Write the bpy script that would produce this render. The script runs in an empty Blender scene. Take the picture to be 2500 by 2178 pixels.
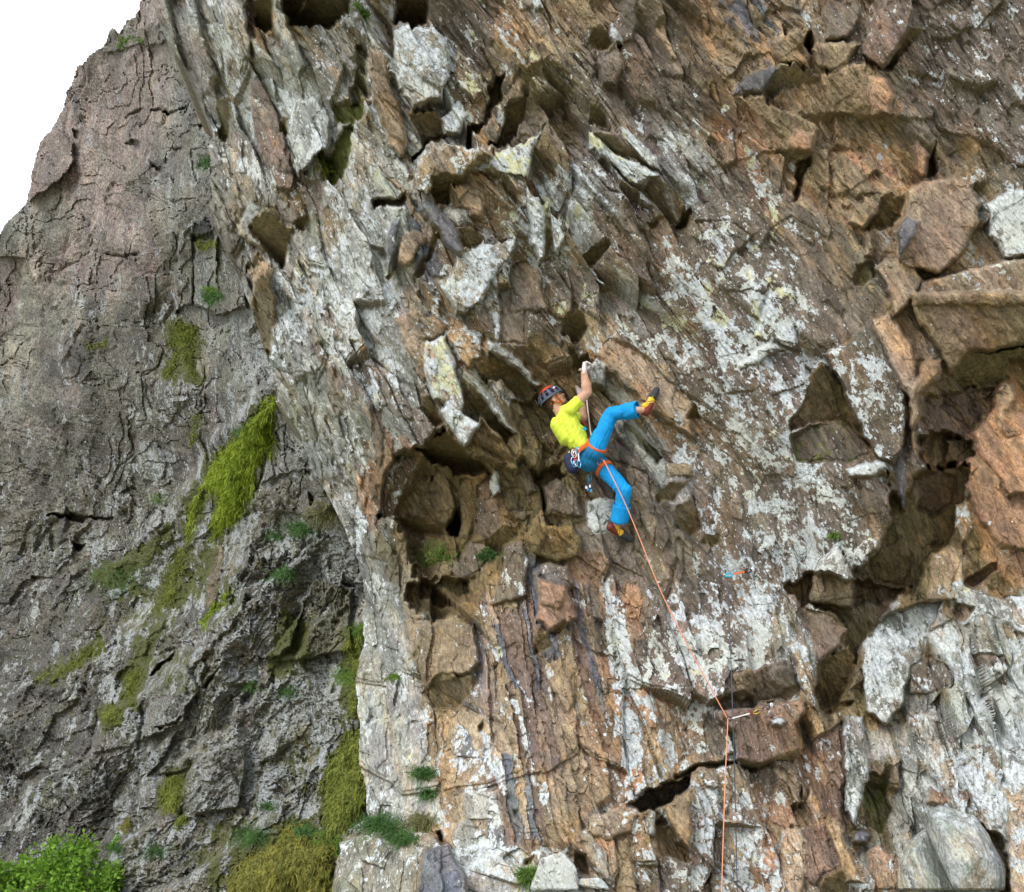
import bpy, bmesh, math, random
import numpy as np
from mathutils import Vector, Matrix

# ------------------------------------------------------------------ camera, sky, sun, exposure
SC = bpy.context.scene
COL = SC.collection
random.seed(7)
F_PX = 3094.0                      # focal length in pixels of the 2500 x 2178 photograph
CX, CY = 1250.0, 1089.0
PITCH = math.radians(14.0)
CAM = np.array([0.0, 0.0, 1.7])
cam_data = bpy.data.cameras.new("camera")
cam_data.sensor_width = 36.0
cam_data.lens = F_PX / 2500.0 * 36.0
cam_data.clip_start = 0.1
cam_data.clip_end = 2000.0
cam = bpy.data.objects.new("camera", cam_data)
cam.location = CAM.tolist()
cam.rotation_euler = (math.radians(90) + PITCH, 0, 0)
COL.objects.link(cam)
SC.camera = cam

SUN_EL, SUN_AZ = math.radians(38), math.radians(222)   # azimuth clockwise from +Y: from the left, behind the camera
world = bpy.data.worlds.new("World")
SC.world = world
world.use_nodes = True
wn, wl = world.node_tree.nodes, world.node_tree.links
wn.clear()
sky = wn.new("ShaderNodeTexSky"); sky.sky_type = 'NISHITA'; sky.sun_disc = False
sky.sun_elevation = SUN_EL; sky.sun_rotation = SUN_AZ
sky.air_density = 1.6; sky.dust_density = 4.0; sky.altitude = 200
hs = wn.new("ShaderNodeHueSaturation"); hs.inputs['Saturation'].default_value = 0.30   # cloud cover greys the blue
mx = wn.new("ShaderNodeMixRGB"); mx.blend_type = 'MIX'; mx.inputs[0].default_value = 0.6
mx.inputs[2].default_value = (14.6, 15.3, 16.4, 1)                                       # even overcast deck
bg = wn.new("ShaderNodeBackground"); bg.inputs[1].default_value = 0.12
wo = wn.new("ShaderNodeOutputWorld")
wl.new(sky.outputs[0], hs.inputs['Color']); wl.new(hs.outputs[0], mx.inputs[1])
wl.new(mx.outputs[0], bg.inputs[0]); wl.new(bg.outputs[0], wo.inputs[0])
sd = bpy.data.lights.new("sun", 'SUN'); sd.energy = 1.5; sd.angle = math.radians(14); sd.color = (1.0, 0.975, 0.94)
sun = bpy.data.objects.new("sun", sd); COL.objects.link(sun)
sdir = Vector((math.sin(SUN_AZ) * math.cos(SUN_EL), math.cos(SUN_AZ) * math.cos(SUN_EL), math.sin(SUN_EL)))
sun.rotation_euler = sdir.to_track_quat('Z', 'Y').to_euler()
SC.view_settings.view_transform = 'Standard'
SC.view_settings.look = 'None'
SC.view_settings.exposure = 0.5
SC.view_settings.gamma = 1.0
SC.view_settings.use_curve_mapping = False

# ------------------------------------------------------------------ helpers
FW = np.array([0, math.cos(PITCH), math.sin(PITCH)]); UPV = np.array([0, -math.sin(PITCH), math.cos(PITCH)])
def rays(u, v):
    u = np.asarray(u, float); v = np.asarray(v, float)
    x = (u - CX) / F_PX; y = -(v - CY) / F_PX
    return np.stack([x, FW[1] + y * UPV[1], FW[2] + y * UPV[2]], -1)
def at(u, v, Y):
    """the world point seen at photo pixel (u, v) at distance Y in front of the camera position"""
    r = rays(u, v); t = np.asarray(Y, float) / r[..., 1]
    return CAM + r * t[..., None]
def link(o, parent=None):
    COL.objects.link(o)
    if parent is not None: o.parent = parent
    return o
def tag(o, label=None, cat=None, group=None, kind=None):
    if label: o['label'] = label
    if cat: o['category'] = cat
    if group: o['group'] = group
    if kind: o['kind'] = kind
    return o
def thing(name, loc, label, cat, group=None):
    o = bpy.data.objects.new(name, None); o.empty_display_size = 0.1; o.location = loc
    link(o); return tag(o, label, cat, group)
def mesh_obj(name, V, F, mat, parent=None, smooth=False, origin=None):
    me = bpy.data.meshes.new(name)
    V = np.asarray(V, float)
    if origin is None and parent is not None: origin = np.array(parent.matrix_world.translation) if parent.parent is None else None
    if parent is not None:
        q = parent; off = np.zeros(3)
        while q is not None: off = off + np.array(q.location); q = q.parent
        V = V - off
    me.from_pydata(V.tolist(), [], [tuple(int(i) for i in f) for f in F]); me.update()
    if smooth: me.polygons.foreach_set('use_smooth', [True] * len(me.polygons))
    if mat: me.materials.append(mat)
    o = bpy.data.objects.new(name, me); link(o, parent)
    return o
def big_mesh(name, V, Q, mat, parent=None, attrs=None, smooth=False):
    """quads from numpy arrays"""
    me = bpy.data.meshes.new(name)
    n, k = len(Q), Q.shape[1]
    me.vertices.add(len(V)); me.vertices.foreach_set('co', V.astype(np.float32).ravel())
    me.loops.add(n * k); me.loops.foreach_set('vertex_index', Q.astype(np.int32).ravel())
    me.polygons.add(n); me.polygons.foreach_set('loop_start', np.arange(0, n * k, k, dtype=np.int32))
    try: me.polygons.foreach_set('loop_total', np.full(n, k, dtype=np.int32))
    except Exception: pass
    me.polygons.foreach_set('use_smooth', np.full(n, smooth))
    me.update(calc_edges=True)
    for an, (ty, arr) in (attrs or {}).items():
        a = me.attributes.new(an, ty, 'POINT')
        a.data.foreach_set('color' if ty == 'FLOAT_COLOR' else ('vector' if ty == 'FLOAT_VECTOR' else 'value'), arr.astype(np.float32).ravel())
    me.materials.append(mat)
    o = bpy.data.objects.new(name, me); link(o, parent)
    return o

# ---- numpy noise
def hash2(ix, iy, seed):
    h = (ix.astype(np.int64) * 374761393 + iy.astype(np.int64) * 668265263 + seed * 974634777) & 0xffffffff
    h = ((h ^ (h >> 13)) * 1274126177) & 0xffffffff
    h = ((h ^ (h >> 16)) * 2246822519) & 0xffffffff
    return ((h ^ (h >> 15)) & 0xffffff) / float(0x1000000)
def vnoise(x, y, seed=0):
    ix = np.floor(x); iy = np.floor(y); fx = x - ix; fy = y - iy
    fx = fx * fx * (3 - 2 * fx); fy = fy * fy * (3 - 2 * fy)
    a = hash2(ix, iy, seed); b = hash2(ix + 1, iy, seed); c = hash2(ix, iy + 1, seed); d = hash2(ix + 1, iy + 1, seed)
    return (a + (b - a) * fx) * (1 - fy) + (c + (d - c) * fx) * fy
def fbm(x, y, seed=0, oct=4, gain=0.5):
    s = 0; a = 1.0; t = 0
    for i in range(oct):
        s = s + a * (vnoise(x, y, seed + i * 17) * 2 - 1); t += a
        x = x * 2.03 + 11.7; y = y * 2.03 - 5.3; a *= gain
    return s / t
def facets(a, b, sa, sb, seed, jit=0.9):
    """jittered cells: returns hash, local dx, dy (in cell units), edge distance, cell centre (a, b)"""
    x = a / sa; y = b / sb
    ix = np.floor(x); iy = np.floor(y)
    d1 = np.full(x.shape, 9e9); d2 = np.full(x.shape, 9e9)
    bx = np.zeros_like(x); by = np.zeros_like(x); bi = np.zeros_like(x); bj = np.zeros_like(x)
    for di in (-1, 0, 1):
        for dj in (-1, 0, 1):
            cx = ix + di; cy = iy + dj
            px = cx + 0.5 + jit * (hash2(cx, cy, seed) - 0.5); py = cy + 0.5 + jit * (hash2(cx, cy, seed + 1) - 0.5)
            d = (x - px) ** 2 + (y - py) ** 2
            m = d < d1
            d2 = np.where(m, d1, np.minimum(d2, d))
            d1 = np.where(m, d, d1)
            bx = np.where(m, px, bx); by = np.where(m, py, by); bi = np.where(m, cx, bi); bj = np.where(m, cy, bj)
    return bi, bj, x - bx, y - by, np.sqrt(d2) - np.sqrt(d1), bx * sa, by * sb
def poly_sd(poly, u, v):
    """signed distance, positive inside"""
    p = np.asarray(poly, float); n = len(p)
    d = np.full(u.shape, 9e9); ins = np.zeros(u.shape, bool)
    for i in range(n):
        a = p[i]; b = p[(i + 1) % n]; e = b - a; wx = u - a[0]; wy = v - a[1]
        t = np.clip((wx * e[0] + wy * e[1]) / (e @ e + 1e-9), 0, 1)
        d = np.minimum(d, (wx - e[0] * t) ** 2 + (wy - e[1] * t) ** 2)
        c = (a[1] > v) != (b[1] > v)
        with np.errstate(divide='ignore', invalid='ignore'):
            xi = (b[0] - a[0]) * (v - a[1]) / ((b[1] - a[1]) if b[1] != a[1] else 1e-9) + a[0]
        ins ^= c & (u < xi)
    d = np.sqrt(d)
    return np.where(ins, d, -d)
def sstep(a, b, x):
    t = np.clip((x - a) / (b - a), 0, 1); return t * t * (3 - 2 * t)

# ---- material node helpers
class NT:
    def __init__(s, name):
        s.m = bpy.data.materials.new(name); s.m.use_nodes = True
        s.t = s.m.node_tree; s.n = s.t.nodes; s.l = s.t.links; s.n.clear()
        s.out = s.n.new('ShaderNodeOutputMaterial'); s.b = s.n.new('ShaderNodeBsdfPrincipled')
        s.l.new(s.b.outputs[0], s.out.inputs[0]); s.b.inputs['Specular IOR Level'].default_value = 0.25
    def set(s, sock, v):
        if isinstance(v, bpy.types.NodeSocket): s.l.new(v, sock)
        elif v is not None: sock.default_value = v
    def attr(s, name, out='Color'):
        a = s.n.new('ShaderNodeAttribute'); a.attribute_name = name; return a.outputs[out]
    def noise(s, vec, scale, detail=3, rough=0.55, dist=0.0, out=0):
        t = s.n.new('ShaderNodeTexNoise'); s.set(t.inputs['Vector'], vec); t.inputs['Scale'].default_value = scale
        t.inputs['Detail'].default_value = detail; t.inputs['Roughness'].default_value = rough; t.inputs['Distortion'].default_value = dist
        return t.outputs[out]
    def voro(s, vec, scale, out='Distance', feature='F1'):
        t = s.n.new('ShaderNodeTexVoronoi'); t.feature = feature; s.set(t.inputs['Vector'], vec); t.inputs['Scale'].default_value = scale
        return t.outputs[out]
    def math(s, op, a, b=None, c=None, clamp=False):
        t = s.n.new('ShaderNodeMath'); t.operation = op; t.use_clamp = clamp
        s.set(t.inputs[0], a); s.set(t.inputs[1], b); s.set(t.inputs[2], c); return t.outputs[0]
    def ramp(s, v, lo, hi, a=0.0, b=1.0):
        t = s.n.new('ShaderNodeMapRange'); t.clamp = True; s.set(t.inputs[0], v); s.set(t.inputs[1], lo); s.set(t.inputs[2], hi)
        t.inputs[3].default_value = a; t.inputs[4].default_value = b; return t.outputs[0]
    def mix(s, f, a, b, mode='MIX'):
        t = s.n.new('ShaderNodeMixRGB'); t.blend_type = mode; s.set(t.inputs[0], f)
        for i, q in ((1, a), (2, b)):
            if isinstance(q, tuple) and len(q) == 3: q = q + (1,)
            s.set(t.inputs[i], q)
        return t.outputs[0]
    def vmul(s, v, k):
        t = s.n.new('ShaderNodeVectorMath'); t.operation = 'MULTIPLY'; s.set(t.inputs[0], v); t.inputs[1].default_value = k; return t.outputs[0]
    def bump(s, h, strength=0.5, dist=0.02, normal=None):
        t = s.n.new('ShaderNodeBump'); t.inputs['Strength'].default_value = strength; t.inputs['Distance'].default_value = dist
        s.set(t.inputs['Height'], h)
        if normal is not None: s.l.new(normal, t.inputs['Normal'])
        return t.outputs[0]
    def fin(s, col, rough=0.8, normal=None):
        if isinstance(col, tuple) and len(col) == 3: col = col + (1,)
        s.set(s.b.inputs['Base Color'], col); s.set(s.b.inputs['Roughness'], rough)
        if normal is not None: s.l.new(normal, s.b.inputs['Normal'])
        return s.m
def objco(t):
    return t.n.new('ShaderNodeTexCoord').outputs['Object']
def plain(name, col, rough=0.6, var=0.15, scale=30, metallic=0.0, bump=0.0, bscale=200):
    t = NT(name); co = objco(t)
    n = t.noise(co, scale, 3)
    f = t.ramp(n, 0.3, 0.7)
    c = t.mix(f, tuple(x * (1 - var) for x in col), tuple(min(1, x * (1 + var)) for x in col))
    nm = t.bump(t.noise(co, bscale, 2), bump, 0.002) if bump else None
    t.b.inputs['Metallic'].default_value = metallic
    return t.fin(c, rough, nm)
# ------------------------------------------------------------------ rock material
def rock_material(name, stretch=0.45, far=False):
    t = NT(name)
    fl = t.attr('flow', 'Vector'); tint = t.attr('tint'); cov = t.attr('cover')
    sp = t.n.new('ShaderNodeSeparateColor'); t.l.new(cov, sp.inputs[0])
    lich, yel, moss = sp.outputs[0], sp.outputs[1], sp.outputs[2]
    geo = t.n.new('ShaderNodeNewGeometry')
    vrot = t.n.new('ShaderNodeVectorRotate'); vrot.rotation_type = 'Y_AXIS'; vrot.inputs['Angle'].default_value = math.radians(27 if not far else -12)
    t.l.new(geo.outputs['Position'], vrot.inputs['Vector'])
    ps = vrot.outputs[0]
    st = t.vmul(ps, (1.0, 1.0, 0.62 if not far else 0.8))        # grain runs along the cleavage
    st3 = t.vmul(ps, (1.0, 1.0, 0.38 if not far else 0.6))
    st2 = t.vmul(fl, (1.0, 0.34 if not far else 0.5, 1.0))
    sx = t.n.new('ShaderNodeSeparateXYZ'); t.l.new(geo.outputs['True Normal'], sx.inputs[0])
    # mineral variation
    nA = t.noise(st2, 3.0, 4, 0.6, out=1)        # colour noise
    nv = t.noise(st3, 6.5, 6, 0.68)
    nf = t.noise(st3, 27.0, 4, 0.7)
    ng = t.noise(st, 80.0, 2, 0.65)
    hueshift = t.mix(0.42, tint, t.mix(1.0, tint, t.mix(0.55, (0.5, 0.5, 0.5), nA), 'MULTIPLY'))
    base = t.mix(1.0, hueshift, t.mix(t.ramp(nv, 0.30, 0.72), (0.55, 0.545, 0.54), (1.5, 1.48, 1.45)), 'MULTIPLY')
    # rust bleeding on some faces
    rust = t.math('MULTIPLY', t.ramp(t.noise(st3, 2.6, 5, 0.6), 0.50, 0.64), 0.42 if not far else 0.15)
    base = t.mix(rust, base, t.mix(1.0, base, (1.65, 1.2, 0.72), 'MULTIPLY'))
    base = t.mix(1.0, base, (0.955, 0.98, 1.01), 'MULTIPLY')
    base = t.mix(1.0, base, t.mix(t.ramp(nf, 0.32, 0.68), (0.58, 0.58, 0.58), (1.5, 1.5, 1.48)), 'MULTIPLY')
    base = t.mix(1.0, base, t.mix(t.ramp(ng, 0.3, 0.7), (0.78, 0.78, 0.78), (1.25, 1.25, 1.25)), 'MULTIPLY')
    # hairline cracks
    vc = t.n.new('ShaderNodeTexVoronoi'); vc.feature = 'DISTANCE_TO_EDGE'; vc.inputs['Scale'].default_value = 2.6
    wv = t.n.new('ShaderNodeVectorMath'); wv.operation = 'MULTIPLY_ADD'
    nd = t.noise(st, 4.0, 4, 0.6, out=1); t.l.new(nd, wv.inputs[0]); wv.inputs[1].default_value = (0.35, 0.35, 0.35); t.l.new(st3, wv.inputs[2])
    t.l.new(wv.outputs[0], vc.inputs['Vector'])
    crack = t.ramp(vc.outputs[0], 0.004, 0.03, 1.0, 0.0)
    crack = t.math('MULTIPLY', crack, t.ramp(t.noise(ps, 1.7, 2), 0.56, 0.64))
    base = t.mix(t.math('MULTIPLY', crack, 0.75), base, (0.03, 0.024, 0.016))
    # darker olive-brown tone mixed into faces that look down
    down = t.ramp(sx.outputs[2], -0.9, -0.5, 1.0, 0.0)
    down_tone = t.math('MULTIPLY', down, t.ramp(nv, 0.35, 0.6, 0.25, 0.75))
    base = t.mix(down_tone, base, t.mix(t.ramp(nf, 0.35, 0.65), (0.075, 0.055, 0.022), (0.20, 0.15, 0.062)))
    # pale crustose lichen: large blotches, medium patches and pin spots
    openf = t.ramp(sx.outputs[2], -0.85, -0.5, 0.0, 1.0)
    stl = t.vmul(ps, (1.0, 1.0, 0.78))
    L1 = t.noise(stl, 5.2 if not far else 3.6, 6, 0.68)
    L2 = t.noise(stl, 20.0 if not far else 12.0, 4, 0.66)
    L = t.math('ADD', t.math('MULTIPLY', L1, 0.68), t.math('MULTIPLY', L2, 0.32))
    thr = t.ramp(lich, 0.0, 1.0, 0.655, 0.405)
    dm = t.math('SUBTRACT', L, thr)
    lm = t.ramp(dm, -0.004, 0.010)
    vs = t.n.new('ShaderNodeTexVoronoi'); vs.inputs['Scale'].default_value = 17.0; t.l.new(st, vs.inputs['Vector'])
    vr = t.n.new('ShaderNodeSeparateColor'); t.l.new(vs.outputs['Color'], vr.inputs[0])
    rad = t.math('MULTIPLY', t.math('MULTIPLY', vr.outputs[0], vr.outputs[0]), t.ramp(lich, 0.05, 0.7, 0.10, 0.42))
    spot = t.ramp(t.math('SUBTRACT', rad, t.math('ADD', vs.outputs['Distance'], t.math('MULTIPLY', t.math('SUBTRACT', ng, 0.5), 0.25))), 0.0, 0.03)
    spot = t.math('MULTIPLY', spot, t.ramp(vr.outputs[1], 0.42, 0.46))
    vs2 = t.n.new('ShaderNodeTexVoronoi'); vs2.inputs['Scale'].default_value = 42.0; t.l.new(st, vs2.inputs['Vector'])
    vr2 = t.n.new('ShaderNodeSeparateColor'); t.l.new(vs2.outputs['Color'], vr2.inputs[0])
    sp2 = t.ramp(t.math('SUBTRACT', t.math('MULTIPLY', vr2.outputs[0], t.ramp(lich, 0.0, 0.6, 0.16, 0.46)), vs2.outputs['Distance']), 0.0, 0.05)
    sp2 = t.math('MULTIPLY', sp2, t.math('MULTIPLY', t.ramp(vr2.outputs[1], 0.50, 0.55), 0.75))
    lm = t.math('MAXIMUM', t.math('MAXIMUM', lm, sp2), spot)
    lm = t.math('MULTIPLY', lm, openf)
    lc = t.mix(t.ramp(t.noise(st, 30, 4, 0.7), 0.35, 0.65), (0.28, 0.30, 0.305), (0.62, 0.655, 0.67))
    lc = t.mix(t.ramp(t.noise(ps, 2.0, 3), 0.45, 0.62, 0.0, 0.45), lc, (0.50, 0.50, 0.40))
    yl = t.math('MULTIPLY', t.ramp(t.math('ADD', t.noise(ps, 3.0, 6, 0.65), t.math('MULTIPLY', yel, 0.25)), 0.65, 0.71), 0.75)
    lc = t.mix(yl, lc, (0.50, 0.49, 0.25))
    col = t.mix(lm, base, lc)
    # dark specks (black lichen)
    ds = t.ramp(t.noise(st, 42.0, 3, 0.75), 0.60 if not far else 0.56, 0.68, 0.0, 0.7 if not far else 0.85)
    col = t.mix(ds, col, (0.045, 0.043, 0.038))
    if far:
        wsp = t.ramp(t.noise(st, 33.0, 4, 0.75), 0.56, 0.62, 0.0, 0.75); col = t.mix(t.math('MULTIPLY', wsp, t.ramp(lich, 0.05, 0.4, 0.3, 1.0)), col, (0.50, 0.50, 0.46))
        bsp = t.ramp(t.math('ADD', t.noise(st, 24.0, 5, 0.8), t.math('MULTIPLY', t.noise(ps, 1.4, 3), 0.5)), 0.77, 0.88, 0.0, 0.75); col = t.mix(bsp, col, (0.05, 0.048, 0.045))
    # moss film
    mm = t.ramp(t.math('ADD', t.noise(ps, 5.0, 6, 0.7), t.math('MULTIPLY', moss, 0.55)), 0.66, 0.76)
    col = t.mix(mm, col, t.mix(t.ramp(nf, 0.3, 0.7), (0.06, 0.07, 0.02), (0.16, 0.17, 0.05)))
    h = t.math('ADD', t.math('MULTIPLY', nv, 1.0), t.math('ADD', t.math('MULTIPLY', nf, 0.55), t.math('ADD', t.math('MULTIPLY', ng, 0.16), t.math('MULTIPLY', lm, 0.05))))
    h = t.math('SUBTRACT', h, t.math('MULTIPLY', crack, 0.5))
    if far: h = t.math('ADD', h, t.math('MULTIPLY', t.noise(ps, 12.0, 5, 0.75), 1.2))
    nm = t.bump(h, 0.75 if not far else 0.9, 0.045 if not far else 0.11)
    return t.fin(col, t.ramp(nv, 0.3, 0.7, 0.62, 0.9), nm)
ROCK = rock_material("weathered_rock")
ROCK_FAR = rock_material("buttress_rock", 0.6, True)

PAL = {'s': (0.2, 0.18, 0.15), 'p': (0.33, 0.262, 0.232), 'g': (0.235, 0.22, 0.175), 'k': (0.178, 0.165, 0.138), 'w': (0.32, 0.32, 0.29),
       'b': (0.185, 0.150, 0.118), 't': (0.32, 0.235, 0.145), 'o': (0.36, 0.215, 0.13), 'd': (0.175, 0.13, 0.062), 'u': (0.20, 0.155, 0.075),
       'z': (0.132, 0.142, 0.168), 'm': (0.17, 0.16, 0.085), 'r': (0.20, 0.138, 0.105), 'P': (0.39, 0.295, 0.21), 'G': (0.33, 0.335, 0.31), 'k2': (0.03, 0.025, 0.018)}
TONE = ["ssspwwddwdbbbttbbtztbbbbb", "ssppgwwggwwbtbbbbttttbbbb", "spppwwwwwtwbbdbbbbottobbb", "spppgwbwwgwtbdbbwbotttbbb", "pppgggwbwwtttwwbwbbttottb",
        "ggppggddwwzttwwbdbbbbtttw", "gpppggwwwwzttbbbbbbbbbttt", "gggkggwwwwtwbbwbbbbbbttbb", "gkkkggwwbwbtbdtbbbbbbttbd", "gkkkkggwwbbwdddtbbbbdbtdd",
        "kkkkkkgwwwbddddwtbbbddbdo", "kkkkgggwwobddddbbbbbbbboo", "gkggggggwwdddddbbbbbbbddo", "ggkkggkgwwddddbbbbbbbbddo", "kkkmkmkkgwwddbobbbbbbwddt",
        "kkkmkkkgwtdtbobbbbbwdbdww", "kkkkmkgggwttzzobbbbbbddww", "kkkkggggwttzzzbobbbttdwww", "kkkkgggmwwtzzzbotbbbowwbb", "kkkkggggmwttzzbottbtbdwbb",
        "kkkggmmmggtwbbotbbtobdwww", "kkkggmmmggzwwwwtbtbobwwwt"]
LICH = ["0001341163333332211342233", "0001144326733332211143233", "0011155546354333421112334", "0011145534543233544312223", "0011135344334665333311125",
        "1111114555225543655422246", "1111125555345433676533123", "1111126655435334686642123", "1111225554433225577643213", "1112335444243213556753311",
        "1122235444323201456652411", "1122334442331101345653211", "1122343452211211346653112", "1122333451111113347752102", "1113333352111213467763121",
        "1123234561232223677531356", "1123234562232236456653078", "1123334563333334665432489", "1123344453433454463442688", "2123344454434446465543367",
        "2223322344455644566524656", "2222222223445544456645876"]
for r_ in TONE + LICH: assert len(r_) == 25, r_
TONE_A = np.array([[PAL[c] for c in r] for r in TONE]); LICH_A = np.array([[float(c) / 9 for c in r] for r in LICH])
DARK_A = np.array([[1.0 if c == 'd' else 0.0 for c in r] for r in TONE])
MOSS_A = np.array([[1.0 if c == 'm' else (0.35 if c in 'kg' else 0.0) for c in r] for r in TONE])
def grid_sample(A, u, v, nearest=False):
    x = np.clip(u / 100.0 - 0.5, 0, 23.999); y = np.clip(v / 100.0 - 0.5, 0, 20.999)
    if nearest: return A[np.round(y).astype(int), np.round(x).astype(int)]
    ix = x.astype(int); iy = y.astype(int); fx = x - ix; fy = y - iy
    if A.ndim == 3: fx = fx[..., None]; fy = fy[..., None]
    return (A[iy, ix] * (1 - fx) + A[iy, ix + 1] * fx) * (1 - fy) + (A[iy + 1, ix] * (1 - fx) + A[iy + 1, ix + 1] * fx) * fy

TILE = {1: (0, 0), 2: (830, 0), 3: (1660, 0), 4: (0, 720), 5: (830, 720), 6: (1660, 720), 7: (0, 1448), 8: (830, 1448), 9: (1660, 1448)}
def T(tile, pts):
    ox, oy = TILE[tile]; col = (tile - 1) % 3; row = (tile - 1) // 3; out = []
    for x, y in pts:      # outlines that reach a tile's rim run on past it
        if y >= 1780: y += 300 if row == 2 else 62 + 40 * math.sin(x * 0.021)
        if y <= 0: y -= 300 if row == 0 else 50 + 40 * math.sin(x * 0.017)
        if x >= 2050: x += 300 if col == 2 else 45
        if x <= 0: x -= 300 if col == 0 else 35
        out.append((ox + x / 2.449, oy + y / 2.449))
    return out
# plates: individual blocks, flakes, undersides and recesses of the crag
# (polygon, height m, du, dv = slope in m per 100 px, tone, lichen or None, relief factor)
PL = []
def block(tile, pts, h=0.16, du=0.0, dv=0.05, tone=None, lich=None, k=0.5, yel=0.0, moss=0.0): PL.append(('block', T(tile, pts), h, du, dv, tone, lich, k, yel, moss))
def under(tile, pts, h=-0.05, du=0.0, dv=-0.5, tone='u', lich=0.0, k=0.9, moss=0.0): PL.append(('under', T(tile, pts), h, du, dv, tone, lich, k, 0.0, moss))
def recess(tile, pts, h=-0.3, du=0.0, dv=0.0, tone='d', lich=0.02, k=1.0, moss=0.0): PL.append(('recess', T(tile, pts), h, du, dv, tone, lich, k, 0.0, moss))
# -- tile 5 cavity first, then what stands in it
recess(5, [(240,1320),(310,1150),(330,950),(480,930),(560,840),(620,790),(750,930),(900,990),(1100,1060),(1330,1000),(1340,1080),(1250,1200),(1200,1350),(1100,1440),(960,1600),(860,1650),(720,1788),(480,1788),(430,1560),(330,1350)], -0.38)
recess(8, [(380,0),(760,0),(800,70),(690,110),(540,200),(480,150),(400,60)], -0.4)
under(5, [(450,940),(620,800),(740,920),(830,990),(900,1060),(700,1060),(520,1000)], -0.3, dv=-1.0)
block(5, [(340,980),(450,960),(450,1080),(380,1200),(320,1330),(240,1330),(260,1100)], 0.05, du=-0.15, tone='r', lich=0.5)
block(5, [(560,1040),(620,1030),(640,1090),(700,1260),(640,1400),(560,1340),(500,1240)], 0.0, tone='d', lich=0.05)
block(5, [(720,1080),(800,1100),(820,1300),(780,1460),(720,1440),(715,1280)], 0.0, tone='d', lich=0.1)
under(5, [(320,1330),(450,1310),(640,1380),(600,1440),(420,1420)], -0.1, dv=-0.9)
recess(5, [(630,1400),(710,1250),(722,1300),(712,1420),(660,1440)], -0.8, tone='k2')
block(5, [(820,1150),(900,1080),(960,1180),(960,1430),(880,1480),(820,1420)], 0.0, tone='b', lich=0.25)
block(5, [(905,1080),(935,1050),(965,1100),(955,1190),(925,1210),(900,1130)], 0.12, tone='G', lich=0.9)
block(5, [(960,1180),(1060,1150),(1110,1260),(1060,1360),(960,1330)], 0.02, tone='d', lich=0.1)
block(5, [(1040,1350),(1080,1290),(1150,1300),(1100,1380)], 0.1, tone='t', lich=0.3)
under(5, [(870,1480),(960,1370),(1060,1380),(1100,1450),(960,1580),(890,1560)], -0.05, dv=-0.5)
block(5, [(680,1600),(780,1480),(880,1500),(860,1640),(760,1700),(670,1690)], 0.05, tone='b', lich=0.2)
block(5, [(430,1560),(560,1440),(640,1480),(600,1600),(500,1650)], 0.0, tone='d', lich=0.1, moss=0.6)
block(5, [(1050,1010),(1110,980),(1180,1180),(1120,1200),(1070,1100)], 0.06, tone='b', lich=0.1)
# hanging flakes above the cavity
block(5, [(330,150),(450,80),(640,180),(620,250),(500,280),(530,400),(500,520),(380,300)], 0.12, du=-0.1, tone='t', lich=0.2)
block(5, [(500,280),(640,250),(700,450),(760,640),(720,740),(640,650),(560,620),(510,480)], 0.22, du=-0.12, dv=0.08, tone='P', lich=0.75, yel=0.6)
block(5, [(600,700),(640,640),(760,720),(840,760),(745,912),(700,850)], 0.34, du=0.1, dv=0.1, tone='w', lich=0.85, yel=0.4)
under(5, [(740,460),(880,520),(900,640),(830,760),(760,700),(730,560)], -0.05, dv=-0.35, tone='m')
block(5, [(640,190),(860,230),(850,380),(760,440),(700,400),(650,260)], 0.1, tone='t', lich=0.55)
block(5, [(850,330),(880,260),(950,320),(1010,360),(1000,430),(900,420)], 0.12, dv=0.0, tone='t', lich=0.15)
under(5, [(800,400),(900,430),(1000,440),(980,520),(860,520)], -0.08)
block(5, [(880,255),(920,280),(1070,390),(1200,550),(1180,560),(1030,430),(900,330)], 0.22, tone='w', lich=0.5)
block(5, [(735,445),(790,480),(900,600),(980,720),(1060,830),(1030,830),(930,730),(830,610),(740,490)], 0.24, tone='w', lich=0.35)
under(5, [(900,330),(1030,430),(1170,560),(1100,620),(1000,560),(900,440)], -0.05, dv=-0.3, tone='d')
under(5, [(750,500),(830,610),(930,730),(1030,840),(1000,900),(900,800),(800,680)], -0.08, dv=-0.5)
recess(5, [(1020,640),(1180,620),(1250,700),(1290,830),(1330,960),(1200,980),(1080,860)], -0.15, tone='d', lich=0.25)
block(5, [(950,0),(1110,0),(1120,300),(960,290)], -0.03, tone='b', lich=0.12, k=0.3)
under(5, [(1320,180),(1350,90),(1440,60),(1480,180),(1420,260),(1330,250)], -0.15, dv=-0.6)
under(5, [(1360,340),(1480,320),(1520,390),(1440,450),(1390,440)], -0.2, dv=-0.4)
block(5, [(1480,400),(1540,370),(1600,420),(1590,530),(1510,510)], 0.12, du=-0.2, tone='G', lich=0.66, k=0.6)
block(5, [(1540,340),(1600,250),(1800,350),(2057,640),(2057,860),(1900,720),(1720,560),(1600,440)], 0.06, tone='P', lich=0.3, k=0.5)
block(5, [(200,690),(250,690),(275,950),(240,1060),(205,900)], 0.05, tone='r', lich=0.0, k=0.4)
block(5, [(255,780),(320,850),(330,1000),(270,1060),(270,900)], 0.08, tone='o', lich=0.25)
under(5, [(480,590),(540,600),(620,770),(560,790),(500,680)], -0.06, tone='d')
block(5, [(1600,680),(1660,700),(2057,1130),(2057,1420),(1960,1260),(1800,1000),(1640,820)], 0.05, tone='w', lich=0.3, k=0.6)
under(5, [(1700,760),(1760,800),(1930,960),(1900,1010),(1850,970),(1760,860)], -0.08, dv=-0.4, tone='m')
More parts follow.
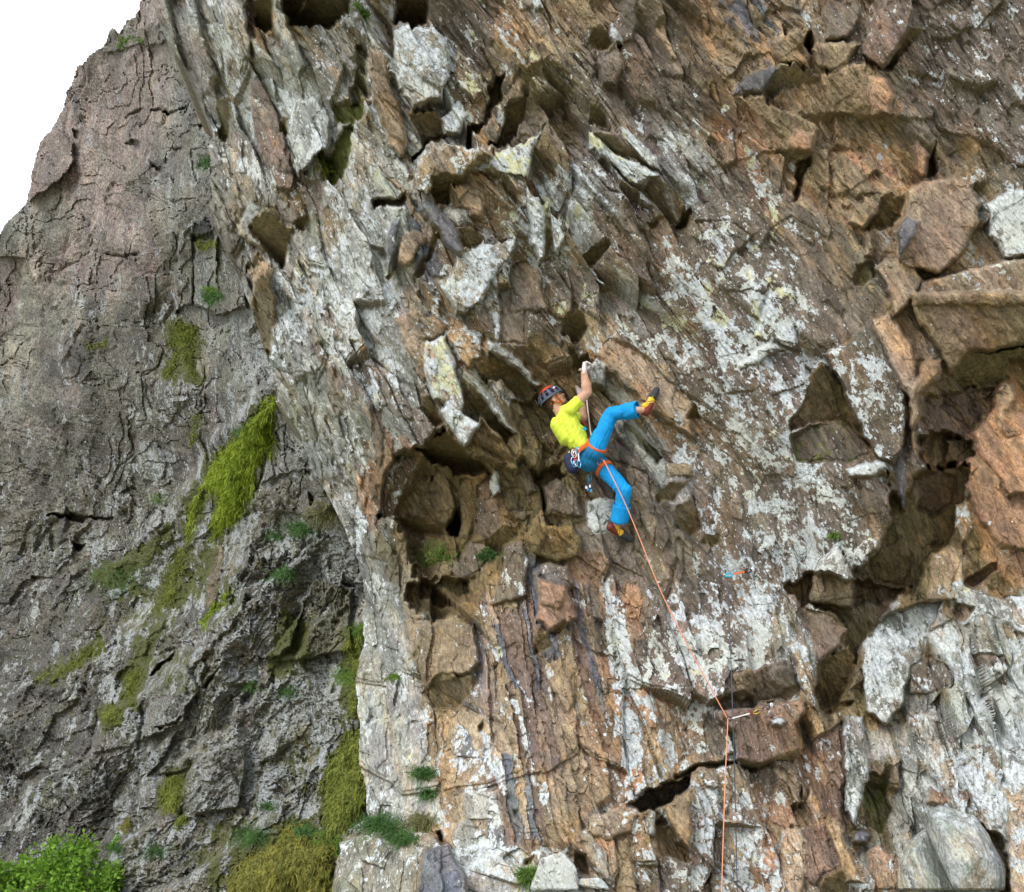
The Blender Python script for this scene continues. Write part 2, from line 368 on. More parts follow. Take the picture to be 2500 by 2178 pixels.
under(5, [(1890,1210),(1960,1130),(2050,1100),(1990,1240),(1900,1245)], -0.04, dv=-0.4)
block(5, [(1950,1000),(2057,1010),(2057,1080),(1960,1110)], 0.04, tone='t', lich=0.3)
block(5, [(1460,1240),(1560,1200),(1640,1210),(1640,1400),(1520,1440),(1470,1380)], 0.05, tone='w', lich=0.75, k=0.6)
block(5, [(1200,1130),(1300,1090),(1420,1200),(1450,1330),(1360,1330),(1240,1290)], 0.08, tone='b', lich=0.15)
block(5, [(1110,1450),(1150,1360),(1400,1380),(1440,1450),(1430,1560),(1300,1600),(1160,1550)], 0.24, dv=-0.12, tone='d', lich=0.12, k=0.4)
block(5, [(1160,1660),(1250,1590),(1370,1620),(1390,1720),(1300,1788),(1180,1788)], 0.16, tone='b', lich=0.2)
block(5, [(980,1520),(1100,1480),(1130,1600),(1120,1788),(900,1788),(980,1640)], 0.12, tone='b', lich=0.35)
# -- tile 1
recess(1, [(1450,0),(1500,0),(1540,180),(1540,250),(1500,250),(1460,120)], -0.12, tone='r', lich=0.1)
under(1, [(1520,20),(1600,0),(1630,150),(1620,175),(1540,170),(1510,100)], -0.1, dv=-0.8, tone='m')
under(1, [(1640,0),(1820,20),(1760,90),(1720,95),(1660,60)], -0.1, dv=-0.9, tone='m')
under(1, [(1720,80),(1830,60),(1830,0),(2057,-10),(2057,60),(2000,160),(1740,160)], -0.1, dv=-0.9, tone='m')
block(1, [(1600,0),(1640,0),(1720,150),(1830,400),(1790,440),(1700,300),(1640,150)], 0.28, tone='G', lich=0.5)
block(1, [(1300,0),(1440,0),(1510,350),(1450,380),(1370,200)], 0.16, du=-0.2, tone='w', lich=0.45)
block(1, [(1080,0),(1120,0),(1210,200),(1290,420),(1290,600),(1220,520),(1130,260)], 0.14, du=-0.3, tone='w', lich=0.35, k=0.7)
under(1, [(1290,560),(1360,580),(1375,700),(1350,820),(1300,800)], -0.12, tone='m')
block(1, [(1490,480),(1580,480),(1670,700),(1765,1060),(1745,1140),(1660,1120),(1560,900),(1500,700)], 0.12, du=-0.15, tone='r', lich=0.28, k=0.7)
under(1, [(1670,680),(1730,690),(1745,800),(1690,815)], -0.06)
block(1, [(1760,600),(1900,580),(1980,720),(1960,850),(1880,960),(1790,1060),(1750,900),(1720,750)], 0.2, tone='G', lich=0.55, k=0.4)
recess(1, [(1900,900),(1990,850),(2057,700),(2057,900),(1990,1080),(1920,1080)], -0.12, tone='m', lich=0.15, moss=0.9)
block(1, [(1420,1370),(1500,1190),(1560,1250),(1510,1310),(1500,1380),(1600,1500),(1560,1490),(1420,1410)], 0.26, du=-0.1, tone='w', lich=0.3, k=0.4)
under(1, [(1500,1300),(1570,1250),(1640,1270),(1700,1340),(1745,1360),(1735,1440),(1700,1615),(1600,1510),(1505,1400)], 0.08, du=-0.1, dv=-0.75, k=0.3)
under(1, [(1470,1645),(1530,1510),(1565,1540),(1550,1620)], 0.0, dv=-0.7, k=0.3)
block(1, [(1480,1650),(1560,1560),(1640,1580),(1620,1730),(1540,1740)], 0.1, tone='t', lich=0.1, k=0.4)
under(1, [(1770,1240),(1840,1300),(1820,1390),(1770,1370)], -0.04, tone='d')
block(1, [(1730,1200),(1830,1230),(1820,1300),(1740,1330)], 0.12, tone='b', lich=0.3)
under(4, [(1480,120),(1530,-60),(1620,-40),(1645,40),(1640,180),(1615,385),(1560,290),(1510,200)], 0.1, du=0.1, dv=-0.55, k=0.3)
# -- tile 2
under(2, [(375,0),(520,0),(525,130),(330,165),(345,80)], -0.1, dv=-0.8, tone='d')
block(2, [(320,190),(450,145),(560,160),(640,250),(660,450),(600,560),(440,640),(360,520),(330,350)], 0.24, dv=0.04, tone='G', lich=0.62, k=0.35)
recess(2, [(90,230),(160,290),(172,560),(60,610),(50,500),(100,400)], -0.16, tone='m', lich=0.1, moss=0.3)
recess(2, [(0,600),(150,560),(130,690),(60,740),(0,750)], -0.1, tone='m', lich=0.15, moss=0.5)
block(2, [(160,300),(250,320),(330,560),(400,820),(370,940),(300,880),(200,560)], 0.12, du=-0.1, tone='t', lich=0.15)
under(2, [(400,660),(560,640),(610,720),(600,810),(500,880),(460,780)], -0.05, tone='u')
recess(2, [(940,430),(975,440),(970,560),(920,600),(905,660),(870,770),(750,870),(760,800),(850,740),(870,600),(920,500)], -0.28, tone='d')
under(2, [(1060,380),(1130,370),(1230,330),(1185,470),(1130,570),(1100,700),(1060,770),(1000,870),(900,900),(940,830),(985,700),(985,620),(1080,590),(1065,480)], -0.12, dv=-0.35, tone='d')
block(2, [(1000,560),(1080,450),(1110,600),(1000,600)], 0.05, tone='t', lich=0.2)
under(2, [(430,930),(610,780),(600,740),(650,800),(480,900),(440,950)], -0.2, tone='d')
block(2, [(640,640),(720,610),(770,700),(700,800),(620,800),(600,700)], 0.18, tone='w', lich=0.8)
block(2, [(460,1000),(560,880),(700,860),(880,900),(910,940),(880,1010),(740,1060),(570,1060),(530,1180),(460,1150)], 0.24, dv=0.02, tone='t', lich=0.55)
under(2, [(760,980),(830,910),(910,950),(890,1010),(760,1050)], 0.15, dv=-0.4)
under(2, [(555,1060),(740,1055),(830,1040),(660,1140),(560,1200),(540,1150)], -0.05, dv=-0.8)
recess(2, [(190,1190),(360,1190),(400,1160),(380,1240),(280,1230),(200,1240)], -0.3, tone='d')
under(2, [(560,1180),(660,1130),(650,1240),(570,1235)], -0.2)
block(2, [(680,1120),(760,1090),(860,1120),(890,1200),(850,1290),(780,1290),(700,1220)], 0.05, tone='t', lich=0.1, yel=0.3)
block(2, [(470,1200),(560,1220),(700,1380),(735,1500),(720,1540),(640,1480),(590,1370),(480,1260)], 0.2, tone='z', lich=0.02, k=0.3)
under(2, [(690,1365),(790,1345),(860,1400),(850,1470),(790,1512),(735,1495)], -0.05, tone='u', k=0.25)
block(2, [(650,1240),(780,1250),(800,1330),(700,1365),(600,1290)], 0.1, tone='w', lich=0.1, k=0.4)
under(2, [(560,1400),(610,1390),(600,1440),(480,1690),(450,1700),(440,1660),(520,1560)], -0.08, du=-0.3, dv=-0.3)
under(2, [(270,1665),(360,1560),(330,1640),(300,1690)], -0.06)
block(2, [(300,1330),(370,1300),(340,1520),(290,1620),(260,1560)], 0.14, tone='z', lich=0.15, k=0.4)
block(2, [(370,1410),(440,1380),(530,1420),(440,1560),(400,1600),(350,1560)], 0.1, tone='t', lich=0.1, k=0.5)
block(2, [(780,1500),(1000,1420),(1050,1430),(1040,1520),(900,1700),(850,1788),(700,1788),(620,1720),(700,1560)], 0.14, dv=0.06, tone='w', lich=0.72, k=0.4)
block(2, [(1050,1540),(1120,1560),(1200,1600),(1240,1788),(1000,1788),(1010,1650)], 0.0, du=0.1, tone='b', lich=0.1, k=0.3)
block(2, [(1120,1110),(1200,1150),(1245,1550),(1200,1560),(1150,1450),(1110,1200)], 0.2, tone='w', lich=0.75)
under(2, [(1220,1320),(1255,1330),(1250,1560),(1225,1560)], -0.08, dv=-0.2)
block(2, [(1255,1230),(1330,1400),(1340,1450),(1300,1540),(1262,1480)], 0.16, tone='w', lich=0.75)
block(2, [(1340,1450),(1420,1500),(1590,1690),(1560,1700),(1440,1600)], 0.12, tone='w', lich=0.6)
under(2, [(1430,1510),(1600,1465),(1615,1500),(1500,1590),(1450,1590)], -0.12)
under(2, [(1830,1330),(1940,1290),(1950,1320),(1860,1370)], -0.1)
block(2, [(1490,800),(1510,790),(1620,890),(1920,1050),(1760,1110),(1640,1010),(1500,900)], 0.2, dv=-0.05, tone='w', lich=0.85, yel=0.5, k=0.4)
block(2, [(1500,775),(1620,770),(1700,830),(1940,1040),(1890,1040),(1620,885),(1520,800)], 0.1, dv=-0.3, tone='b', lich=0.08, k=0.4)
block(2, [(1670,760),(1730,770),(1890,940),(1905,1000),(1860,1010),(1680,810)], 0.18, tone='w', lich=0.8, yel=0.2)
under(2, [(1500,620),(1560,640),(1600,740),(1490,740)], -0.06, tone='m')
block(2, [(1540,380),(1620,320),(1690,300),(1700,430),(1660,500),(1580,500)], 0.1, tone='b', lich=0.05, k=0.3)
under(2, [(1480,270),(1520,160),(1620,240),(1700,270),(1560,310)], -0.1, tone='d')
block(2, [(1620,120),(1660,160),(1690,260),(1640,250),(1605,200)], 0.12, tone='G', lich=0.6)
block(2, [(1780,-10),(1840,0),(1760,240),(1700,260),(1640,160)], 0.02, tone='b', lich=0.25, k=0.4)
block(2, [(820,1010),(1000,880),(1220,800),(1150,900),(1120,1060),(960,1060)], 0.12, dv=0.1, tone='w', lich=0.8, yel=0.5)
block(2, [(700,340),(820,360),(870,560),(790,600),(690,500)], 0.12, tone='b', lich=0.55, yel=0.9)
# -- tile 3
recess(3, [(700,290),(770,215),(800,270),(790,340),(750,330)], -0.25, tone='d')
block(3, [(540,260),(640,190),(720,180),(750,280),(780,330),(780,420),(700,400),(590,400),(550,340)], 0.2, dv=-0.05, tone='t', lich=0.05, k=0.4)
block(3, [(790,290),(840,250),(900,250),(1080,260),(1010,380),(920,440),(820,400)], 0.2, dv=-0.05, tone='t', lich=0.05, k=0.4)
under(3, [(545,440),(590,400),(760,425),(800,450),(760,500),(640,525),(530,595),(505,560)], 0.0, dv=-0.5, tone='g', k=0.4)
block(3, [(860,100),(900,0),(1100,0),(1080,120),(1000,240),(870,240)], 0.1, tone='b', lich=0.15)
block(3, [(1085,330),(1150,130),(1370,0),(1400,60),(1380,160),(1220,415),(1090,330)], 0.3, du=0.08, tone='r', lich=0.3, k=0.4)
under(3, [(1225,420),(1375,165),(1500,160),(1380,260),(1300,345),(1250,440)], -0.1, du=-0.2, dv=-0.4, tone='d')
block(3, [(320,570),(510,545),(530,615),(700,670),(850,760),(820,850),(770,920),(620,910),(520,900),(440,690)], 0.12, dv=-0.1, tone='t', lich=0.05, k=0.4)
block(3, [(700,780),(800,800),(790,900),(680,910),(650,850)], 0.16, tone='o', lich=0.0, k=0.3)
block(3, [(340,500),(420,430),(590,410),(535,500),(510,545),(340,570),(300,560)], 0.18, tone='z', lich=0.1, k=0.3)
block(3, [(830,460),(1030,370),(1220,430),(1290,580),(1240,720),(1050,700),(900,690),(860,560)], 0.1, dv=-0.1, tone='t', lich=0.02, k=0.5)
block(3, [(1140,480),(1230,470),(1280,580),(1250,710),(1150,690),(1120,560)], 0.14, tone='o', lich=0.0, k=0.4)
recess(3, [(700,960),(780,920),(790,970),(740,1070),(715,1215),(685,1200),(700,1080)], -0.25, tone='d')
under(3, [(1200,1200),(1340,1160),(1330,1290),(1260,1370),(1090,1385),(1170,1290)], -0.15, dv=-0.35, tone='u')
block(3, [(880,960),(980,900),(1130,1080),(1180,1150),(1060,1180),(960,1100)], 0.1, tone='t', lich=0.05)
block(3, [(1040,1220),(1160,1200),(1180,1290),(1080,1370),(1010,1330)], 0.12, tone='t', lich=0.05)
block(3, [(1395,870),(1430,840),(1500,930),(1470,1050),(1440,1070),(1400,970)], 0.16, tone='o', lich=0.02, k=0.3)
recess(3, [(1505,930),(1535,840),(1535,1010),(1510,1065),(1460,1075),(1480,1040)], -0.3, tone='d')
block(3, [(1360,1130),(1450,1090),(1640,1070),(1750,1130),(1800,1220),(1780,1330),(1700,1500),(1560,1640),(1400,1600),(1300,1560),(1290,1400),(1350,1280)], 0.28, dv=0.03, tone='P', lich=0.08, k=0.3)
block(3, [(1290,1400),(1360,1270),(1420,1330),(1400,1420),(1310,1560)], 0.26, du=-0.15, tone='z', lich=0.1, k=0.3)
block(3, [(1170,1620),(1220,1550),(1390,1550),(1450,1670),(1370,1788),(1290,1788),(1230,1700)], 0.22, tone='P', lich=0.15, k=0.3)
block(3, [(1100,1400),(1150,1400),(1160,1520),(1110,1540)], 0.12, tone='t', lich=0.05)
recess(3, [(1050,1600),(1160,1560),(1180,1640),(1100,1720),(1040,1700)], -0.1, tone='d')
block(3, [(1450,1670),(1600,1640),(2000,1540),(2057,1600),(2057,1788),(1380,1788)], 0.26, dv=-0.05, tone='P', lich=0.35, k=0.35)
block(3, [(1830,1220),(1960,1140),(2057,1160),(2057,1560),(1950,1540),(1860,1400)], 0.18, tone='w', lich=0.8)
block(3, [(1420,60),(1560,100),(1700,60),(1960,0),(2057,0),(2057,1130),(1850,900),(1560,760),(1430,520),(1500,300)], 0.0, tone='b', lich=0.36, k=1.0)
block(3, [(60,1240),(230,1180),(400,1240),(560,1400),(480,1480),(300,1330),(80,1330)], 0.05, tone='b', lich=0.5)
under(3, [(0,1340),(60,1240),(70,1280),(30,1360)], -0.2, tone='d')
# -- tile 6
block(6, [(1380,0),(1400,0),(2057,0),(2057,260),(1880,330),(1720,340),(1650,430),(1600,480),(1560,330),(1430,170)], 0.3, dv=-0.10, tone='t', lich=0.06, k=0.6)
under(6, [(1640,440),(1720,345),(1880,335),(2057,265),(2057,400),(1960,380),(1960,500),(1900,540),(1700,580),(1640,540)], 0.0, dv=-0.5, tone='m', lich=0.0, k=0.5)
recess(6, [(1640,580),(1900,545),(1870,600),(1900,650),(1820,700),(1760,800),(1740,850),(1600,860),(1560,820),(1440,830),(1430,720),(1460,620)], -0.2, tone='r', lich=0.0)
recess(6, [(1425,840),(1540,810),(1740,860),(1770,960),(1700,1010),(1560,1060),(1440,1000)], -0.4, tone='d')
block(6, [(1500,860),(1570,820),(1600,900),(1580,1010),(1520,1050),(1490,960)], -0.2, tone='t', lich=0.02, k=0.4)
recess(6, [(1240,1060),(1340,1250),(1440,1040),(1740,1010),(1700,1220),(1600,1500),(1500,1560),(1400,1788),(1030,1788),(1040,1640),(1200,1500),(1230,1400)], -0.42, tone='d')
block(6, [(1400,1100),(1550,1050),(1660,1100),(1640,1250),(1500,1330),(1420,1280)], -0.1, dv=-0.2, tone='r', lich=0.02)
block(6, [(1120,1560),(1300,1450),(1400,1560),(1350,1750),(1150,1700)], -0.1, dv=-0.25, tone='d', lich=0.05)
block(6, [(1870,590),(1900,530),(1990,520),(2010,600),(1940,720),(1930,850),(1880,660)], 0.1, tone='P', lich=0.05, k=0.4)
block(6, [(1740,830),(1880,680),(1930,860),(2057,760),(2057,1180),(1960,1200),(1880,1080),(1780,950)], 0.08, du=0.06, tone='o', lich=0.1, k=0.5)
block(6, [(1720,1080),(1800,1000),(1900,1100),(2000,1260),(2057,1380),(2057,1600),(1900,1500),(1760,1300)], 0.06, tone='o', lich=0.12)
under(6, [(775,480),(850,400),(900,450),(960,560),(1030,730),(1150,930),(1050,810),(980,770),(800,760),(650,820),(650,760),(720,690),(765,600)], -0.05, du=-0.08, dv=-0.2, tone='d', lich=0.1)
block(6, [(650,850),(800,770),(980,770),(1080,830),(1150,950),(1000,1010),(850,1000),(700,1000)], -0.05, tone='b', lich=0.2, moss=0.3)
block(6, [(870,350),(1000,300),(1140,150),(1200,200),(1300,420),(1350,600),(1350,800),(1340,950),(1280,1010),(1180,980),(1030,700),(960,540)], 0.24, du=-0.06, dv=0.06, tone='b', lich=0.45, k=0.5)
block(6, [(1140,150),(1260,110),(1400,300),(1420,500),(1400,640),(1330,560),(1250,380)], 0.2, tone='P', lich=0.15)
block(6, [(1380,600),(1440,420),(1500,380),(1570,400),(1560,500),(1430,600),(1440,700),(1400,820),(1370,780)], 0.3, tone='t', lich=0.2, k=0.4)
block(6, [(1275,1030),(1350,900),(1345,1290),(1322,1270)], 0.1, tone='z', lich=0.1, k=0.3)
block(6, [(1385,810),(1430,800),(1432,960),(1415,1000),(1390,880)], 0.24, tone='t', lich=0.05, k=0.3)
block(6, [(1395,1110),(1420,1080),(1440,1150),(1420,1300),(1400,1180)], 0.05, tone='P', lich=0.05, k=0.3)
block(6, [(990,1040),(1100,1000),(1230,990),(1240,1040),(1130,1100),(1010,1100)], 0.18, tone='w', lich=0.85)
block(6, [(780,1710),(830,1590),(940,1490),(1000,1600),(1030,1700),(1030,1788),(780,1788)], 0.26, dv=0.1, tone='G', lich=0.66, k=0.4)
block(6, [(1015,1540),(1110,1460),(1195,1465),(1185,1540),(1100,1600),(1060,1650)], 0.1, tone='b', lich=0.7)
under(6, [(40,740),(80,640),(128,742)], -0.12)
under(6, [(0,1270),(60,1210),(100,1290),(130,1400),(60,1440),(0,1400)], -0.04, dv=-0.3)
under(6, [(150,1440),(250,1410),(240,1480),(190,1510),(130,1480)], -0.03, dv=-0.3)
block(6, [(1650,1250),(1740,1210),(1760,1400),(1680,1500),(1640,1380)], 0.1, tone='t', lich=0.6)
block(6, [(1500,1560),(1600,1500),(1720,1560),(1700,1788),(1480,1788)], 0.06, tone='t', lich=0.35)
under(6, [(1710,1700),(1900,1600),(1900,1650),(1760,1750)], -0.15, tone='r')
block(6, [(530,0),(690,0),(700,330),(560,300),(440,260)], 0.05, tone='b', lich=0.75, yel=0.5, k=0.6)
block(6, [(340,420),(480,320),(540,280),(600,330),(480,400),(370,460)], 0.1, tone='w', lich=0.9, yel=0.4)
# -- tile 9
recess(9, [(600,0),(760,-60),(1380,-20),(1230,140),(1100,300),(1060,420),(1000,640),(880,715),(800,600),(830,420),(990,300),(1000,230),(900,100),(740,60)], -0.3, tone='d')
under(9, [(820,430),(1000,300),(1060,400),(1000,560),(930,670),(840,700),(810,560)], -0.1, dv=-0.45, tone='d')
block(9, [(720,80),(850,110),(1000,230),(960,300),(830,420),(790,300),(740,200)], 0.05, tone='r', lich=0.15)
block(9, [(640,330),(700,285),(770,320),(800,460),(825,715),(790,690),(760,640),(690,470),(700,420)], 0.22, tone='t', lich=0.55)
under(9, [(240,690),(255,560),(300,490),(440,450),(620,400),(720,600),(640,640),(560,660),(450,685),(320,665)], -0.02, dv=-0.35, tone='b', lich=0.05)
block(9, [(300,500),(440,440),(450,560),(370,650),(320,600)], 0.05, dv=-0.2, tone='t', lich=0.1)
block(9, [(560,420),(680,440),(720,560),(600,600),(540,520)], 0.06, dv=-0.2, tone='b', lich=0.1)
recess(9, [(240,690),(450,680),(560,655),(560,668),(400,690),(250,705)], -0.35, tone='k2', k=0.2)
block(9, [(220,705),(350,685),(560,668),(660,640),(745,645),(760,700),(695,790),(712,940),(640,990),(460,1030),(340,990),(330,830),(220,745)], 0.24, dv=-0.05, tone='r', lich=0.22, k=0.4)
block(9, [(530,770),(600,740),(640,770),(600,800),(550,800)], 0.27, tone='G', lich=1.0)
under(9, [(535,1005),(600,950),(712,930),(690,985),(640,1012)], 0.02)
under(9, [(830,690),(940,650),(1040,640),(1000,690),(880,715)], -0.2)
recess(9, [(0,1080),(120,1020),(330,1000),(360,1025),(100,1055),(0,1120)], -0.3, tone='d')
recess(9, [(360,1030),(500,1040),(560,1020),(480,1060),(380,1060)], -0.2, tone='d')
block(9, [(550,1040),(610,1070),(740,1250),(720,1290),(640,1170),(560,1080)], 0.12, tone='t', lich=0.4)
recess(9, [(700,1130),(730,1180),(740,1290),(715,1280)], -0.2, tone='d')
block(9, [(980,740),(1100,730),(1110,900),(1120,1080),(1060,1400),(1000,1300),(980,1000)], 0.16, du=-0.1, tone='G', lich=0.66, k=0.6)
recess(9, [(1110,1080),(1220,1100),(1270,1300),(1210,1440),(1120,1390),(1090,1200)], -0.18, tone='m', lich=0.1, moss=0.3)
under(9, [(1220,1040),(1260,1060),(1250,1120),(1200,1110)], -0.1)
block(9, [(700,960),(900,820),(975,760),(985,1180),(960,1380),(870,1350),(780,1150)], 0.02, tone='r', lich=0.3)
block(9, [(735,1400),(860,1370),(980,1640),(860,1700),(820,1760),(750,1700)], 0.08, tone='r', lich=0.15, k=0.5)
under(9, [(740,1788),(860,1700),(985,1640),(1010,1760),(900,1788)], -0.1)
block(9, [(600,1420),(740,1400),(750,1700),(700,1788),(590,1788)], 0.12, tone='P', lich=0.4)
block(9, [(860,1380),(960,1600),(1000,1740),(1100,1740),(1000,1500),(960,1400),(900,1320)], 0.14, tone='t', lich=0.2)
block(9, [(1040,1440),(1100,1410),(1150,1450),(1100,1500),(1040,1490)], 0.15, tone='z', lich=0.1, k=0.3)
block(9, [(1120,1540),(1200,1500),(1300,1600),(1320,1788),(1180,1788)], 0.06, tone='o', lich=0.25)
block(9, [(1100,300),(1230,140),(1400,60),(1560,60),(1480,260),(1440,420),(1360,560),(1320,700),(1220,800),(1110,700),(1090,520)], 0.05, du=-0.05, dv=0.05, tone='G', lich=0.7, k=0.6)
block(9, [(1620,0),(1900,30),(2057,0),(2057,420),(1960,200),(1800,120),(1700,200)], 0.05, tone='G', lich=0.7)
recess(9, [(1630,130),(1650,60),(1770,90),(1700,180)], -0.15, tone='t', lich=0.1)
block(9, [(1380,440),(1500,380),(1640,480),(1620,560),(1500,620),(1380,600)], 0.03, tone='b', lich=0.4, k=1.0)
block(9, [(1740,360),(1960,400),(1980,560),(1830,480)], 0.02, tone='b', lich=0.42, k=1.0)
block(9, [(1460,260),(1620,160),(1720,420),(1900,900),(2057,1200),(2020,1250),(1880,1000),(1700,620),(1560,380)], 0.07, dv=0.04, tone='G', lich=0.66, k=0.6)
block(9, [(1680,1060),(1800,960),(1960,1200),(1940,1420),(1860,1400),(1740,1240)], 0.07, tone='G', lich=0.75)
block(9, [(1480,1250),(1520,1160),(1600,1240),(1560,1290)], 0.06, tone='o', lich=0.2)
recess(9, [(1790,1390),(1920,1440),(1975,1600),(1965,1788),(1900,1788),(1900,1600)], -0.3, tone='d')
block(9, [(1950,1200),(2057,1200),(2057,1788),(1985,1788),(1960,1500)], 0.12, tone='P', lich=0.5)
# -- tile 8
block(8, [(400,160),(500,190),(700,120),(800,200),(835,400),(790,480),(600,480),(520,560),(430,400),(390,250)], 0.22, dv=0.02, tone='t', lich=0.22, k=0.5)
under(8, [(520,565),(600,455),(700,490),(800,485),(775,620),(700,685),(560,685)], -0.02, dv=-0.5, tone='u')
under(8, [(405,405),(480,310),(470,380)], -0.08)
under(8, [(515,450),(545,380),(530,440)], -0.06)
block(8, [(1190,0),(1340,-20),(1400,60),(1410,160),(1350,190),(1250,230),(1180,150)], 0.24, dv=-0.06, tone='o', lich=0.03, k=0.3)
under(8, [(1180,190),(1250,235),(1265,330),(1200,350),(1150,370),(1150,320)], 0.0, dv=-0.5)
under(8, [(1255,235),(1350,150),(1345,210),(1290,250)], -0.08, dv=-0.8)
block(8, [(0,1500),(130,1440),(300,1470),(420,1420),(560,1450),(600,1500),(640,1788),(0,1788)], 0.3, dv=0.08, tone='g', lich=0.42, k=0.6)
block(8, [(500,1540),(640,1500),(760,1700),(760,1788),(420,1788)], 0.28, dv=0.05, tone='z', lich=0.1, k=0.4)
recess(8, [(575,1430),(612,1420),(625,1500),(590,1500)], -0.3, tone='d')
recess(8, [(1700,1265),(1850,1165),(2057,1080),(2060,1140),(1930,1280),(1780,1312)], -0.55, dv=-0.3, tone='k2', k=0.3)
block(8, [(1930,1290),(2057,1170),(2057,1540),(1990,1420)], 0.08, tone='t', lich=0.05, k=0.4)
block(8, [(1470,1340),(1700,1270),(1780,1320),(1740,1420),(1600,1480),(1480,1420)], 0.1, dv=0.04, tone='P', lich=0.35)
block(8, [(1800,1370),(1870,1300),(1925,1340),(1880,1450),(1820,1440)], 0.16, tone='G', lich=0.665)
recess(8, [(1900,1300),(1960,1350),(2057,1540),(2057,1600),(1910,1560),(1890,1440)], -0.1, tone='d')
block(8, [(1640,1460),(1740,1430),(1820,1788),(1700,1788)], 0.1, tone='t', lich=0.1)
block(8, [(1900,1580),(2057,1600),(2057,1788),(1940,1788)], 0.1, tone='b', lich=0.5)
recess(8, [(1400,1560),(1470,1560),(1500,1700),(1430,1690)], -0.2, tone='d')
recess(8, [(815,800),(870,740),(862,830),(825,825)], -0.16, tone='d')
recess(8, [(925,440),(970,385),(960,430),(940,450)], -0.1, tone='d')
recess(8, [(1040,1300),(1075,1300),(1050,1350)], -0.12, tone='d')
recess(8, [(1110,1600),(1165,1560),(1150,1620),(1100,1640)], -0.15, tone='d')
RIBS = T(8, [(830,60),(900,0),(1120,-150),(1480,0),(1560,300),(1640,900),(1660,1220),(1480,1360),(1420,1520),(960,1520),(900,1180),(840,800)])
STREAKS = [(T(8, [(1555,0),(1690,50),(1720,400),(1800,900),(1850,1190),(1740,1260),(1660,900),(1600,400)]), 0.85),
           (T(8, [(860,820),(930,900),(1000,1180),(970,1240),(880,1000)]), 0.7), (T(8, [(760,1180),(880,1150),(960,1400),(1000,1640),(860,1640),(800,1440)]), 0.75),
           (T(8, [(900,330),(960,330),(970,380),(920,430)]), 0.95), (T(8, [(1075,730),(1110,760),(1200,1150),(1170,1180)]), 0.75), (T(8, [(1040,630),(1080,640),(1080,720),(1050,720)]), 0.95)]

def flow_coords(u, v):
    g = np.where(v < 1200, v, 1200 + (v - 1200) * 0.45)
    a = u - 0.4 * g
    for _ in range(7):
        c = 0.30 + 0.33 * sstep(150, 1000, a)
        a = u - c * g
    return a, v
E_PTS = [(-400,300),(0,376),(106,408),(167,437),(180,461),(245,490),(306,512),(408,514),(531,515),(640,572),(700,596),(760,615),(880,655),(973,672),(1026,715),(1128,763),(1210,800),(1290,840),(1380,878),(1410,890),(1567,885),(1700,872),(1861,881),(1993,900),(2054,828),(2178,812),(2600,790)]
EV = np.array([p[0] for p in E_PTS], float); EU = np.array([p[1] for p in E_PTS], float)
_vv = np.arange(-400, 2601, 10.0); _ee = np.interp(_vv, EV, EU); _k = np.hanning(31); _k /= _k.sum()
_es = np.convolve(np.pad(_ee, 15, mode='edge'), _k, mode='valid')
def edge_smooth(v): return np.interp(v, _vv, _es)
def axis(lo, a, b, hi, step, coarse):
    return np.concatenate([np.arange(lo, a, coarse), np.arange(a, b, step), np.arange(b, hi, coarse)])
def push_faces(keep, name, P, mat, attrs, parent, owner=None, names=None):
    """split a grid into objects by owner id; returns the list of objects"""
    ny, nx = P.shape[:2]
    idx = np.arange(ny * nx).reshape(ny, nx)
    q = np.stack([idx[:-1, :-1], idx[1:, :-1], idx[1:, 1:], idx[:-1, 1:]], -1).reshape(-1, 4)
    k = keep[:-1, :-1] & keep[1:, :-1] & keep[1:, 1:] & keep[:-1, 1:]
    k = k.reshape(-1)
    own = owner[:-1, :-1].reshape(-1) if owner is not None else np.full(len(q), -1)
    objs = {}
    flat = P.reshape(-1, 3)
    order = [-1] + sorted(int(i) for i in np.unique(own[k]) if i >= 0)
    root = None
    for oi in order:
        qq = q[k & (own == oi)]
        if len(qq) == 0: continue
        vi, inv = np.unique(qq.ravel(), return_inverse=True)
        at_ = {n: (ty, arr.reshape(len(flat), -1)[vi]) for n, (ty, arr) in attrs.items()}
        o = big_mesh(name if oi < 0 else names[oi], flat[vi], inv.reshape(-1, 4), mat, parent=(root if oi >= 0 else parent), attrs=at_)
        if oi < 0: root = o
        objs[oi] = o
    return objs

